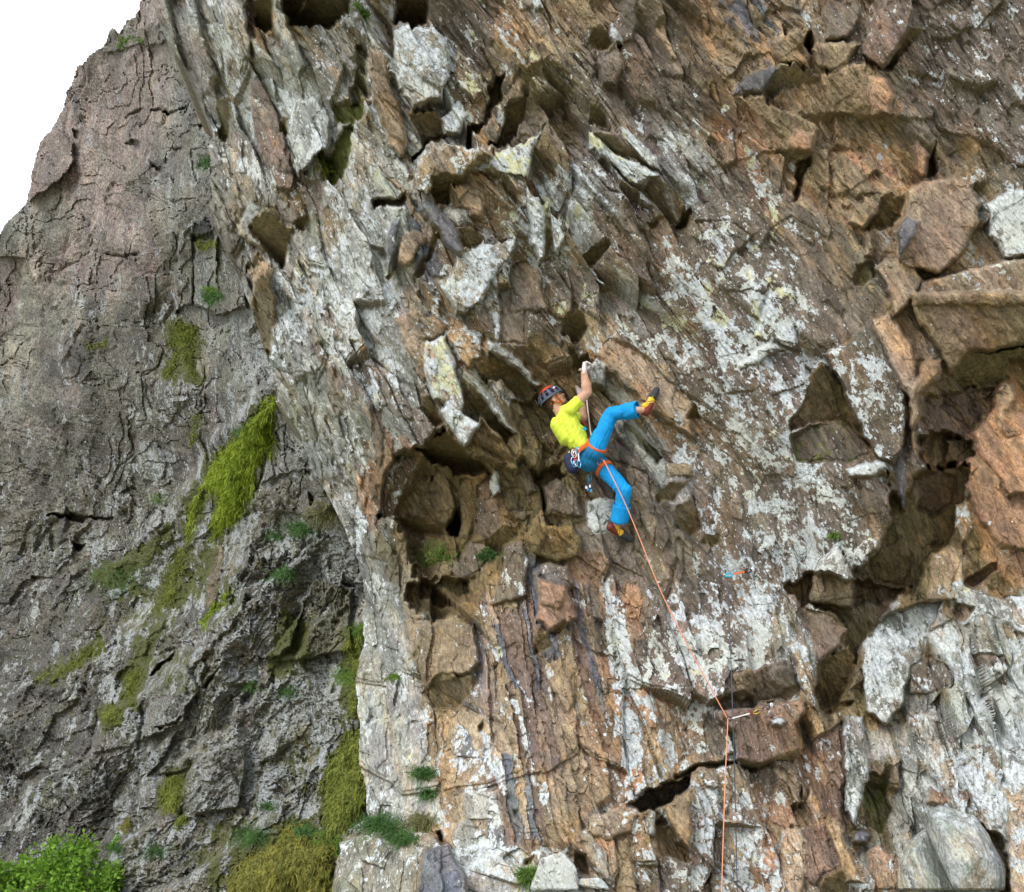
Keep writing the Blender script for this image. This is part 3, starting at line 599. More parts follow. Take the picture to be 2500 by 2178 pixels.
# ------------------------------------------------------------------ the main crag
def build_crag():
    ua = axis(120, 370, 2525, 2860, 2.35, 9.0); va = axis(-330, -40, 2222, 2500, 2.35, 9.0)
    u, v = np.meshgrid(ua, va)
    edge = np.interp(v, EV, EU) + 9 * fbm(v / 34.0, v * 0 + 3, 5, 4) 
    back = np.clip(edge - u, 0, None); uc = np.maximum(u, edge)
    keep = back < 150
    wu = uc + 14 * fbm(uc / 160, v / 160, 31, 2); wv = v + 14 * fbm(uc / 160, v / 160, 47, 2)
    a, b = flow_coords(wu, wv)
    # big form
    s = (1050 - v) / 1000.0
    Y = 12.4 - 0.75 * np.where(s > -0.35, s, -0.35 - 0.25 * (-s - 0.35) )
    Y = Y - 0.45 * np.clip((v - 1500) / 700.0, 0, 1.5)
    Y = Y + 2.0 * np.clip(1 - (uc - edge_smooth(v)) / 560.0, 0, 1.15) ** 2
    Y = Y - 0.25 * np.clip((uc - 1900) / 600.0, 0, 1.5)
    H = 0.36 * fbm(a / 250, b / 420, 3, 3) + 0.10 * fbm(a / 90, b / 220, 8, 3)
    # cleavage slabs, three sizes
    tonewarp = np.zeros(u.shape)
    i1, j1, dx1, dy1, e1, ca1, cb1 = facets(a + 10 * fbm(a / 40, b / 90, 70, 2), b, 68, 240, 11)
    i2, j2, dx2, dy2, e2, ca2, cb2 = facets(a + 5 * fbm(a / 20, b / 40, 71, 2), b, 21, 84, 21)
    i3, j3, dx3, dy3, e3, ca3, cb3 = facets(a + 3 * fbm(a / 10, b / 20, 72, 2), b, 8.5, 32, 41)
    blocky = sstep(1600, 1800, u) * sstep(1500, 1200, v)
    i4, j4, dx4, dy4, e4, ca4, cb4 = facets(wu - 0.3 * wv, wv + 0.25 * wu, 88, 95, 61)
    def plane(i, j, dx, dy, seed, off, tx, ty, bx=0.0, by=0.0):
        return off * (hash2(i, j, seed) - 0.5) * 2 + dx * (tx * (hash2(i, j, seed + 3) - 0.5) * 2 + bx) + dy * (ty * (hash2(i, j, seed + 5) - 0.5) * 2 + by)
    M1 = plane(i1, j1, dx1, dy1, 100, 0.12, 0.36, 0.20, 0.02, 0.10)
    M4 = plane(i4, j4, dx4, dy4, 130, 0.06, 0.12, 0.14, 0.0, 0.05)
    M2 = plane(i2, j2, dx2, dy2, 200, 0.027, 0.11, 0.06, 0.0, 0.02)
    M3 = plane(i3, j3, dx3, dy3, 300, 0.008, 0.030, 0.016, 0.0, 0.008)
    gate1 = 0.45 + 0.55 * sstep(0.42, 0.6, vnoise(a / 170, b / 300, 90))
    smooth_right = 1 - 0.72 * sstep(1500, 1750, u) * sstep(450, 650, v) * sstep(1750, 1500, v)
    micro1 = (M1 * (1 - blocky) + M4 * blocky) * gate1 * smooth_right
    micro2 = M2 * (0.55 + 0.45 * sstep(0.35, 0.6, vnoise(a / 60, b / 140, 91))) * (0.5 + 0.5 * smooth_right)
    micro3 = M3 * (0.3 + 0.7 * smooth_right) + 0.006 * fbm(a / 6, b / 12, 77, 3)
    # tone and cover, sampled at the middle of each slab
    cu = u + 0.7 * (ca2 - a); cv = v + 0.7 * (cb2 - b)
    ju = 120 * (hash2(i2, j2, 401) - 0.5); jv = 120 * (hash2(i2, j2, 402) - 0.5)
    ju1 = 90 * (hash2(i1, j1, 403) - 0.5); jv1 = 90 * (hash2(i1, j1, 404) - 0.5)
    tint = grid_sample(TONE_A, cu + ju + ju1, cv + jv + jv1, True)
    tint = 0.65 * tint + 0.35 * grid_sample(TONE_A, u + ju1, v + jv1)
    bright = 0.78 + 0.44 * hash2(i2, j2, 405) ; bright *= 0.85 + 0.3 * hash2(i1, j1, 406)
    tint = tint * bright[..., None]
    lich = (1.12 - 0.24 * sstep(1300, 1500, u)) * grid_sample(LICH_A, u + 60 * fbm(u / 80, v / 80, 51, 2), v + 60 * fbm(u / 80, v / 80, 52, 2))
    lich = lich + 0.22 * (hash2(i2, j2, 407) - 0.5) + 0.22 * (hash2(i1, j1, 408) - 0.5)
    dark = grid_sample(DARK_A, u + 40 * fbm(u / 60, v / 60, 53, 2), v)
    H = H - 0.22 * dark
    lich = lich * (1 - 0.75 * dark)
    yel = np.where((u > 1150) & (u < 1900) & (v < 800), 0.5, 0.12) * np.ones(u.shape)
    moss = 0.1 * grid_sample(MOSS_A, u, v)
    relief = np.ones(u.shape)
    owner = np.full(u.shape, -1, int); names = {}
    pil = poly_sd([(880,1380),(930,1400),(985,1440),(1010,1620),(1050,1850),(1075,2010),(880,2010),(860,1860),(860,1600)], wu, wv); pm = sstep(-8, 8, pil)
    tint = tint * (1 - pm[..., None]) + pm[..., None] * np.array([0.30, 0.30, 0.27]) * bright[..., None]; lich = np.where(pm > 0.5, 0.42 + 0.2 * (hash2(i2, j2, 412) - 0.5), lich)
    sm_ = sstep(300, 140, uc - edge) * sstep(330, 520, v) * sstep(1480, 1330, v)
    micro1 = micro1 * (1 - 0.6 * sm_); micro3 = micro3 * (1 + 1.0 * sm_)
    tint = tint * (1 + sm_ * (0.55 * fbm(a / 5, b / 90, 86, 3) - 0.12))[..., None]; lich = lich - 0.12 * sm_
    # cleft sinks between large slabs here and there
    cleft = np.where(e1 < 0.07, 1.0, 0.0) * sstep(0.45, 0.6, vnoise(a / 120, b / 160, 95)) * (1 - blocky)
    H = H - 0.04 * cleft
    # ribs of the lower middle
    sd = poly_sd(RIBS, wu, wv); m = sstep(-4, 20, sd)
    ra = uc - 0.21 * (v - 1400) + 26 * fbm(u / 70, v / 200, 61, 5) + 6 * fbm(u / 10, v / 22, 60, 4)
    cell = ra / 23.0 + 2.2 * vnoise(ra / 46, v / 500, 62); ic = np.floor(cell); fc = cell - ic
    ic2 = ic * 3 + np.floor((v + 30 * fbm(u / 12, v / 30, 59, 3) + 400 * hash2(ic, ic * 0, 63)) / (150.0 + 260 * hash2(ic, ic * 0, 57)))
    rib = 0.035 * (fc - 0.5) * (0.3 + vnoise(u / 50, v / 120, 69)) * 1.6 + 0.045 * (hash2(ic, ic2, 64) - 0.5)
    H = H * (1 - m * 0.3); micro1 = micro1 * (1 - m * 0.8) + m * rib; micro2 = micro2 * (1 - 0.45 * m)
    hh = np.mod(0.5 * hash2(ic, ic * 0, 65) + 0.8 * hash2(ic, ic2, 70), 1.0)
    rc = np.where((hh < 0.34)[..., None], np.array(PAL['z']), np.where((hh < 0.62)[..., None], np.array(PAL['r']), np.where((hh < 0.82)[..., None], np.array(PAL['t']) * 1.05, np.array(PAL['P']))))
    rc = rc * (0.85 + 0.3 * hash2(ic, ic2, 66))[..., None]
    m3 = (m * (0.72 + 0.26 * vnoise(u / 40, v / 160, 68)))[..., None]; tint = tint * (1 - m3) + rc * m3
    lich = np.where(m > 0.5, 0.14 + 0.28 * hash2(ic, ic2, 67), lich)
    # the plates
    px = u + 7 * fbm(u / 26, v / 26, 81, 3); py = v + 7 * fbm(u / 26, v / 26, 83, 3)
    for n, (kind, poly, h, du, dv, tone, li, k, ye, mo) in enumerate(PL):
        p = np.array(poly); lo = p.min(0) - 14; hi = p.max(0) + 14
        c0, c1 = np.searchsorted(ua, [lo[0], hi[0]]); r0, r1 = np.searchsorted(va, [lo[1], hi[1]])
        sl = (slice(max(r0, 0), r1), slice(max(c0, 0), c1))
        if u[sl].size == 0: continue
        sd = poly_sd(poly, px[sl], py[sl]); w = sstep(-2.5, 3.0, sd)
        cu_, cv_ = p.mean(0); lu = (u[sl] - cu_) / 100; lv = (v[sl] - cv_) / 100
        ins = sd > 0
        hb = H[sl][ins].mean() if ins.any() else 0.0
        sz = min(1.0, (p.max(0) - p.min(0)).min() / 60.0 + 0.25)
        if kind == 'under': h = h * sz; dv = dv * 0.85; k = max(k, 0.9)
        if kind == 'recess':
            pl = H[sl] * 0.8 + hb * 0.2 + h + du * lu + dv * lv
            sd = sd + 16 * np.clip((p.max(0) - p.min(0)).min() / 110.0 - 0.25, 0.1, 1) * fbm(u[sl] / 18, v[sl] / 26, 87, 3); w = sstep(-3.0, 8.0, sd)
        else:
            pl = hb * 0.75 + H[sl] * 0.25 + h + du * lu + dv * lv
            if kind == 'block': pl = pl - 0.05 * np.clip(1 - sd / 12.0, 0, 1) ** 2
        H[sl] = H[sl] * (1 - w) + pl * w
        relief[sl] = relief[sl] * (1 - w) + (k * 1.15 if kind == 'recess' else k) * w
        ww = (w > 0.5).astype(float)
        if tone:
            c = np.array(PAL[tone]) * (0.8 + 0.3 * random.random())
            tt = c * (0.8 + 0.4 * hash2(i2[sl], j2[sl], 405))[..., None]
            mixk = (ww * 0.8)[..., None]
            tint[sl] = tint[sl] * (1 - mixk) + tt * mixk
        if li is not None: lich[sl] = lich[sl] * (1 - ww) + (li + 0.06 * (hash2(i2[sl], j2[sl], 409) - 0.5)) * ww
        yel[sl] = yel[sl] * (1 - ww) + ye * ww; moss[sl] = moss[sl] * (1 - ww) + mo * ww
        if kind == 'block' and (sd > 0).sum() > 90:
            ow = owner[sl]; ow[ww > 0.5] = n; owner[sl] = ow; names[n] = 'rock_block'
        elif kind == 'under' and (sd > 0).sum() > 90:
            ow = owner[sl]; ow[ww > 0.5] = n; owner[sl] = ow; names[n] = 'rock_overhang'
        else:
            ow = owner[sl]; ow[ww > 0.5] = -1; owner[sl] = ow
    for poly, li in STREAKS:
        sd = poly_sd(poly, wu + 10 * fbm(u / 14, v / 30, 85, 3), wv); lich = np.where(sd > 0, li, lich)
    micro = relief * (micro1 * np.where(relief < 1, 0.55, 1.0) + micro2) + (0.45 + 0.55 * relief) * micro3
    # lichens and moss sit on rock only; sheet bends back behind the arete
    def blur(A):
        A = np.pad(A, 1, mode='edge'); A = (A[:-2] + 2 * A[1:-1] + A[2:]) / 4; return (A[:, :-2] + 2 * A[:, 1:-1] + A[:, 2:]) / 4
    H = blur(H); micro = 0.5 * micro + 0.5 * blur(micro)
    tint = np.stack([blur(tint[..., q]) for q in range(3)], -1); lich = blur(lich)
    Yd = Y - H
    P = at(uc, v, Yd)
    P[..., 1] -= micro * 1.0; P[..., 2] += micro * 0.15
    P[..., 1] += back * 0.03; P[..., 0] -= back * 0.0012
    jt = (smooth_right > 0.65).astype(float)
    flow = np.stack([(a * 0.004), (b * 0.004), (hash2(i1, j1, 410) * 3.0 * jt)], -1)
    for n, q in enumerate(PL):
        mk = owner == n
        if q[0] == 'block' and mk.any() and q[1][0][0] > 1500:
            th = random.uniform(-1.2, 1.2); fx = flow[..., 0][mk]; fy = flow[..., 1][mk]
            flow[..., 0][mk] = fx * math.cos(th) - fy * math.sin(th) + n; flow[..., 1][mk] = fx * math.sin(th) + fy * math.cos(th)
    flow[..., 0] += (hash2(i2, j2, 411) - 0.5) * 0.35 * jt
    attrs = {'tint': ('FLOAT_COLOR', np.concatenate([tint, np.ones(u.shape + (1,))], -1)),
             'cover': ('FLOAT_COLOR', np.stack([np.clip(lich, 0, 1), yel, moss, np.ones(u.shape)], -1)),
             'flow': ('FLOAT_VECTOR', flow)}
    objs = push_faces(keep, 'rock_face', P, ROCK, attrs, None, owner, names)
    tag(objs[-1], 'overhanging crag of slaty brown rock blotched with white lichen', kind='structure')
    print('crag parts', len(objs), 'verts', P.size // 3)
    return ua, va, P
CR_U, CR_V, CR_P = build_crag()
def on_crag(u, v):
    c = int(np.clip(np.searchsorted(CR_U, u), 0, len(CR_U) - 1)); r = int(np.clip(np.searchsorted(CR_V, v), 0, len(CR_V) - 1))
    return CR_P[r, c]

# ------------------------------------------------------------------ the buttress behind, left
S_PTS = [(-300,760),(-120,660),(0,568),(8,547),(41,519),(63,490),(67,470),(82,395),(102,335),(128,305),(153,265),(163,222),(180,188),(188,162),(204,146),(231,126),(249,114),(261,86),(304,67),(322,50),(335,25),(350,-10),(400,-70),(600,-330)]
SU = np.array([p[0] for p in S_PTS], float); SV = np.array([p[1] for p in S_PTS], float)
PB = []
def ledge(tile, pts, h, dv=0.0, tone=None, lich=None, k=0.6, moss=0.0, dark=0): PB.append((T(tile, pts), h, dv, tone, lich, k, moss))
ledge(1, [(610,280),(640,205),(745,165),(960,140),(1000,260),(860,265),(640,320)], 0.2, 0.3, 'g', 0.15)
ledge(1, [(905,655),(1050,650),(1110,632),(1100,650),(1000,672),(920,668)], -0.3, 0, 'k', 0.05)
ledge(1, [(750,710),(820,650),(865,655),(810,680)], -0.22, 0, 'k', 0.05)
ledge(1, [(740,850),(800,835),(835,850),(830,880)], -0.22, 0, 'k', 0.05)
ledge(1, [(880,960),(970,985),(960,1020)], -0.22, 0, 'k', 0.05)
ledge(1, [(1020,885),(1090,880),(1060,900)], -0.22, 0, 'k', 0.05)
ledge(1, [(1170,750),(1250,740),(1250,762),(1190,765)], -0.22, 0, 'k', 0.05)
ledge(1, [(430,770),(480,790),(470,840),(440,820)], -0.22, 0, 'k', 0.05)
ledge(1, [(200,950),(250,810),(330,760),(440,850),(440,950),(400,1050),(250,1150),(165,1190)], 0.5, 0.1, 'p', 0.05)
ledge(1, [(620,1515),(700,1520),(830,1525),(820,1540),(640,1530)], -0.3, 0, 'k2', 0)
ledge(1, [(0,1480),(150,1550),(100,1788),(0,1788)], -0.5, 0, 'p', 0.05)
ledge(1, [(1140,1330),(1220,1300),(1280,1380),(1200,1410),(1150,1400)], 0.3, -0.2, 'z', 0.1)
ledge(1, [(1080,1380),(1150,1340),(1160,1560),(1150,1788),(1040,1788)], 0.3, 0.0, 'g', 0.45)
ledge(1, [(1160,1440),(1290,1420),(1300,1788),(1160,1788)], 0.4, 0.1, 'w', 0.4)
ledge(1, [(1290,1000),(1450,1180),(1440,1400),(1480,1788),(1300,1788),(1270,1300)], 0.5, 0.0, 'g', 0.35)
ledge(4, [(370,1290),(420,1300),(400,1400),(370,1560),(310,1580),(350,1400)], 0.05, 0, 'z', 0.0)
ledge(4, [(290,1320),(420,1300),(560,1330),(700,1330),(640,1350),(430,1350)], -0.5, -0.2, 'k2', 0)
ledge(4, [(430,1480),(510,1490),(470,1540)], -0.4, -0.3, 'u', 0)
ledge(4, [(700,1190),(800,1140),(820,1160),(740,1200)], -0.22, 0, 'k', 0.05)
ledge(4, [(190,1680),(330,1690),(210,1710),(190,1700)], -0.22, 0, 'k', 0.05)
ledge(4, [(1840,1170),(1890,1230),(1870,1280)], -0.3, 0, 'k2', 0)
ledge(4, [(1560,1180),(1800,1050),(1900,1100),(2000,1260),(1900,1330),(1640,1300),(1500,1250)], 0.2, 0.1, 'g', 0.35)
ledge(4, [(1640,820),(1700,900),(1860,1050),(1700,1080),(1560,1130),(1600,1000)], 0.2, 0.1, 'w', 0.4)
ledge(4, [(1300,1480),(1340,1500),(1290,1788),(1220,1788),(1260,1600)], 0.1, 0.0, 'P', 0.1)
ledge(4, [(840,880),(940,880),(1000,1000),(980,1120),(850,1110),(820,960)], 0.1, 0.0, 'g', 0.75)
ledge(4, [(200,1340),(300,1380),(300,1500),(440,1480),(440,1560),(340,1650),(180,1560)], 0.1, 0.0, 'g', 0.6)
ledge(4, [(960,500),(1080,560),(1120,640),(980,800),(920,720)], 0.1, 0.0, 'g', 0.6)
ledge(7, [(1580,390),(1740,200),(1860,0),(1780,160),(1730,330),(1640,400)], 0.5, 0.2, 'w', 0.55)
ledge(7, [(1740,200),(1880,0),(2057,0),(2057,330),(1800,400),(1640,420)], 0.4, 0.1, 'm', 0.3)
ledge(7, [(900,470),(1050,345),(1010,420),(900,500)], -0.4, -0.4, 'u', 0)
ledge(7, [(880,540),(1000,410),(1110,430),(1180,560),(1080,780),(960,830),(850,880),(900,640)], 0.4, 0.1, 'w', 0.45)
ledge(7, [(860,1020),(1000,850),(1060,820),(1000,950),(880,1090)], 0.3, 0.2, 'w', 0.6)
ledge(7, [(1120,1080),(1200,980),(1400,880),(1460,900),(1460,1100),(1420,1280),(1160,1330),(1080,1200)], 0.35, 0.1, 'w', 0.45)
ledge(7, [(1210,560),(1300,450),(1310,470),(1230,570)], -0.3, -0.2, 'u', 0)
ledge(7, [(930,800),(1040,770),(1080,740),(1070,780),(950,815)], -0.3, -0.2, 'u', 0)
ledge(7, [(1000,1090),(1120,1050),(1100,1070),(1010,1110)], -0.3, -0.2, 'u', 0)
ledge(7, [(740,700),(830,680),(850,760),(820,920),(760,900)], 0.2, 0.0, 'w', 0.8)
ledge(7, [(1000,1000),(1120,990),(1140,1050),(1050,1080),(930,1080)], 0.2, 0.0, 'g', 0.5)
STRIP = T(4, [(1650,600),(1640,700),(1625,900),(1540,1020),(1500,1150),(1450,1290),(1400,1350),(1330,1400),(1250,1480),(1290,1310),(1300,1200),(1220,1180),(1170,1330),(1120,1480),(1110,1400),(1130,1240),(1210,1130),(1250,1010),(1400,870),(1530,740)])
HUMMOCK = T(7, [(1360,1700),(1480,1560),(1640,1480),(1700,1370),(1800,1360),(1910,1440),(1900,1480),(2010,1480),(1985,1620),(1990,1800),(1990,1900),(1350,1900)])
GULLY_LOW = [(800,1880),(845,1795),(885,1780),(892,1860),(890,1960),(860,2010),(800,2050),(790,1990)]
GULLY_UP = [(835,1560),(880,1540),(885,1640),(875,1740),(845,1760),(850,1660)]
RIBMOSS = T(4, [(1030,200),(1080,160),(1170,190),(1185,260),(1150,290),(1180,520),(1140,500),(1100,380),(1080,330),(1030,480),(985,500),(1000,400),(1060,310),(1010,290)])
TRAIL = T(4, [(1080,1510),(1120,1500),(1080,1650),(1060,1788),(940,1788),(1000,1660)])
LEDGEMOSS = T(7, [(300,520),(400,420),(520,330),(600,290),(610,340),(500,400),(380,480)])
HANG = T(7, [(950,1180),(1030,1080),(1110,1060),(1090,1130),(1060,1290),(980,1300)])
MOSS_POLYS = [STRIP, HUMMOCK, GULLY_LOW, GULLY_UP, RIBMOSS, TRAIL, LEDGEMOSS, HANG, T(7, [(740,500),(800,420),(840,440),(820,560),(780,670),(740,640)]), T(7, [(620,720),(680,660),(730,700),(700,780),(620,780)]),
    T(4, [(560,1700),(700,1620),(900,1500),(1000,1420),(960,1500),(800,1640),(720,1720)]), T(7, [(850,280),(900,250),(860,420),(820,420)]), T(7, [(1700,80),(1850,200),(1800,420),(1640,460)]), T(4, [(1200,1600),(1260,1480),(1240,1620),(1120,1788),(1080,1788)])]
def build_buttress():
    ua = axis(-420, -20, 940, 1200, 3.1, 10.0); va = axis(-380, -30, 2222, 2560, 3.1, 10.0)
    u, v = np.meshgrid(ua, va)
    sil = np.interp(u, SU, SV) + 7 * fbm(u / 16.0, u * 0 + 9, 15, 3)
    back = np.clip(sil - v, 0, None); vc = np.maximum(v, sil)
    keep = (back < 90) & (u < np.interp(v, EV, EU) + 230)
    e = edge_smooth(vc)
    Y = 15.6 + 0.0165 * np.clip(e - u, -300, 2000) * (1 - 0.42 * np.clip(vc / 2178, 0, 1.2))
    Y = Y + np.clip(u - e, 0, 400) * 0.014
    # a diagonal ramp runs from the gully down left: rock steps towards the camera below it
    ramp = 1350 + (620 - u) * 0.62
    Y = Y - 0.9 * sstep(-60, 60, vc - ramp - 40 * fbm(u / 120, vc / 120, 7, 2)) * sstep(760, 500, u)
    for (r0_, sl_, am_) in ((1560, 0.9, 0.5), (1850, 1.1, 0.55), (1120, 1.3, 0.35), (2100, 0.8, 0.4)):
        ln = r0_ + (500 - u) * sl_ + 70 * fbm(u / 110, vc / 110, 9 + int(r0_), 3); Y = Y - am_ * sstep(-28, 14, vc - ln) * sstep(300, 0, vc - ln) * sstep(860, 700, u)
    wu = u + 22 * fbm(u / 80, vc / 80, 131, 3); wv = vc + 22 * fbm(u / 80, vc / 80, 147, 3)
    low = sstep(900, 1300, vc)
    a = wu + (0.10 * (1 - low) - 0.0) * wv + low * 0.5 * (wv - 1100); b = wv - 0.25 * (wu - 400) * low
    i1, j1, dx1, dy1, e1, ca1, cb1 = facets(a + 14 * fbm(a / 50, b / 50, 170, 3), b, 95, 210, 511)
    i2, j2, dx2, dy2, e2, ca2, cb2 = facets(a + 8 * fbm(a / 20, b / 30, 171, 3), b + 8 * fbm(a / 20, b / 30, 173, 3), 30, 62, 521)
    i3, j3, dx3, dy3, e3, ca3, cb3 = facets(a, b + 3 * fbm(a / 10, b / 10, 172, 2), 11, 13, 541)
    H = 0.85 * fbm(a / 260, b / 420, 203, 3) + 0.10 * fbm(a / 60, b / 110, 207, 3)
    near = sstep(380, 560, u) * 1.0
    rough = 0.5 + 0.25 * low + 0.2 * near
    def pln(i, j, dx, dy, s, off, t, by):
        return off * (hash2(i, j, s) - 0.5) * 2 + dx * t * (hash2(i, j, s + 3) - 0.5) * 2 + dy * (t * (hash2(i, j, s + 5) - 0.5) * 2 + by)
    g2 = sstep(0.4, 0.7, vnoise(a / 70, b / 70, 98)); micro = (pln(i1, j1, dx1, dy1, 600, 0.035, 0.12, 0.02) * (0.15 + 0.85 * vnoise(a / 150, b / 150, 99)) * (0.45 + 0.55 * low) + pln(i2, j2, dx2, dy2, 700, 0.035, 0.16, 0.03) * rough * (0.25 + g2) + pln(i3, j3, dx3, dy3, 800, 0.014, 0.045, 0.008) * rough * (0.4 + 0.6 * g2) + (0.06 + 0.03 * low) * fbm(a / 12, b / 14, 177, 5, 0.7))
    tint = grid_sample(TONE_A, u + 90 * (hash2(i2, j2, 901) - 0.5), vc + 90 * (hash2(i2, j2, 902) - 0.5), True) * 0.4 + 0.6 * grid_sample(TONE_A, u, vc)
    band = fbm(a / 38, b / 700, 211, 4)      # long vertical tints on the upper wall
    tint = tint * (1 + 0.45 * (1 - low) * band)[..., None] + (1 - low)[..., None] * (np.clip(band, 0, 1) * 0.07)[..., None] * np.array([0.9, 0.75, 0.8])
    tint = tint * 1.40 * (0.82 + 0.36 * hash2(i2, j2, 903))[..., None] * (1 + 0.3 * fbm(a / 26, b / 40, 225, 4))[..., None]
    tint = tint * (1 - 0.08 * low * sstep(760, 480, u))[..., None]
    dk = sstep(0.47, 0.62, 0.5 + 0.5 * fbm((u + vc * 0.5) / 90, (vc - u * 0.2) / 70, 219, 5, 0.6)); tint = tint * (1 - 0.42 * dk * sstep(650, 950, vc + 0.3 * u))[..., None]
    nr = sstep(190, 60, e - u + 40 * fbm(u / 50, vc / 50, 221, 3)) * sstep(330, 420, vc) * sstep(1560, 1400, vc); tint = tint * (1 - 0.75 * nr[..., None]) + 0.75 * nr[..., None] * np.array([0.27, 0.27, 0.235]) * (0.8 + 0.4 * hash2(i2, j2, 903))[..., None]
    lich = grid_sample(LICH_A, u + 50 * fbm(u / 60, v / 60, 151, 2), vc) + 0.34 * (hash2(i2, j2, 904) - 0.5) + 0.16 + 0.1 * low
    moss = 0.45 * grid_sample(MOSS_A, u + 60 * fbm(u / 50, v / 50, 153, 2), vc) * (0.35 + 0.65 * low)
    yel = np.full(u.shape, 0.05)
    for mp in MOSS_POLYS:
        p = np.array(mp); lo = p.min(0) - 60; hi = p.max(0) + 60; c0, c1 = np.searchsorted(ua, [lo[0], hi[0]]); r0, r1 = np.searchsorted(va, [lo[1], hi[1]]); sl = (slice(r0, r1), slice(c0, c1))
        if u[sl].size: moss[sl] = np.maximum(moss[sl], 0.62 * sstep(-42, 6, poly_sd(mp, u[sl], v[sl]) + 22 * fbm(u[sl] / 20, v[sl] / 28, 223, 3)))
    px = u + 6 * fbm(u / 22, v / 22, 181, 3); py = v + 6 * fbm(u / 22, v / 22, 183, 3)
    owner = np.full(u.shape, -1, int); names = {}
    for n, (poly, h, dv, tone, li, k, mo) in enumerate(PB):
        p = np.array(poly); lo = p.min(0) - 12; hi = p.max(0) + 12
        c0, c1 = np.searchsorted(ua, [lo[0], hi[0]]); r0, r1 = np.searchsorted(va, [lo[1], hi[1]]); sl = (slice(r0, r1), slice(c0, c1))
        if u[sl].size == 0: continue
        sd = poly_sd(poly, px[sl], py[sl]); w = sstep(-3, 4, sd)
        pl = H[sl] + h + dv * (v[sl] - p[:, 1].mean()) / 100
        H[sl] = H[sl] * (1 - w) + pl * w
        if tone: tint[sl] = tint[sl] * (1 - 0.8 * w[..., None]) + 0.8 * w[..., None] * np.array(PAL[tone]) * (0.85 + 0.3 * hash2(i2[sl], j2[sl], 903))[..., None]
        if li is not None: lich[sl] = lich[sl] * (1 - w) + li * w
        if h > 0.15 and (sd > 0).sum() > 120: ow = owner[sl]; ow[w > 0.5] = n; owner[sl] = ow; names[n] = 'rock_block'
    c1 = sstep(0.035, 0.012, np.abs(fbm(a / 60 + 0.7 * fbm(a / 40, b / 40, 231, 2), b / 260, 233, 2))) * sstep(0.45, 0.6, vnoise(a / 60, b / 110, 234))
    c2 = sstep(0.035, 0.010, np.abs(fbm(a / 190, b / 46 + 0.5 * fbm(a / 30, b / 30, 235, 2), 236, 2))) * sstep(0.5, 0.62, vnoise(a / 80, b / 50, 237))
    H = H - 0.075 * np.maximum(c1, c2)
    st_ = 0.16 * np.floor(2.2 * fbm(a / 150, b / 190, 239, 3) * 2) / 2; H = H + st_ * 0.8
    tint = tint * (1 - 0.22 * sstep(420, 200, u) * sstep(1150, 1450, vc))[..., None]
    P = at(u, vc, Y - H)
    P[..., 1] -= micro; P[..., 2] += 0.15 * micro
    P[..., 1] += back * 0.06; P[..., 2] -= back * 0.004
    flow = np.stack([a * 0.0065, b * 0.0065, 3.0 * hash2(i1, j1, 905)], -1)
    attrs = {'tint': ('FLOAT_COLOR', np.concatenate([tint, np.ones(u.shape + (1,))], -1)),
             'cover': ('FLOAT_COLOR', np.stack([np.clip(lich, 0, 1), yel, moss, np.ones(u.shape)], -1)), 'flow': ('FLOAT_VECTOR', flow)}
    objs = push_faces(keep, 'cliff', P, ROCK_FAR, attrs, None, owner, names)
    tag(objs[-1], 'taller purple and grey buttress behind, its edge against the white sky', kind='structure')
    return ua, va, P
BU_U, BU_V, BU_P = build_buttress()
def on_buttress(u, v):
    c = int(np.clip(np.searchsorted(BU_U, u), 0, len(BU_U) - 1)); r = int(np.clip(np.searchsorted(BU_V, v), 0, len(BU_V) - 1))
    return BU_P[r, c]
# ground below the crag (outside the frame): one uneven sheet to the horizon
def build_ground():
    k = np.linspace(-1, 1, 90); g = np.sign(k) * np.abs(k) ** 3 * 900
    X, Yg = np.meshgrid(g, g + 10)
    Z = -0.6 + 0.25 * fbm(X / 3, Yg / 3, 5, 4) + 8 * fbm(X / 200, Yg / 200, 6, 2) * np.clip(np.hypot(X, Yg) / 200 - 0.3, 0, 1)
    idx = np.arange(X.size).reshape(X.shape)
    q = np.stack([idx[:-1, :-1], idx[:-1, 1:], idx[1:, 1:], idx[1:, :-1]], -1).reshape(-1, 4)
    t = NT('hillside_turf'); co = objco(t)
    c = t.mix(t.ramp(t.noise(co, 0.8, 6), 0.4, 0.6), (0.12, 0.14, 0.05), (0.34, 0.32, 0.26))
    m = t.fin(c, 0.95, t.bump(t.noise(co, 6, 5), 0.6, 0.1))
    o = big_mesh('ground', np.stack([X, Yg, Z], -1).reshape(-1, 3), q, m, smooth=True)
    tag(o, 'grassy scree slope below the crag', kind='structure')
build_ground()
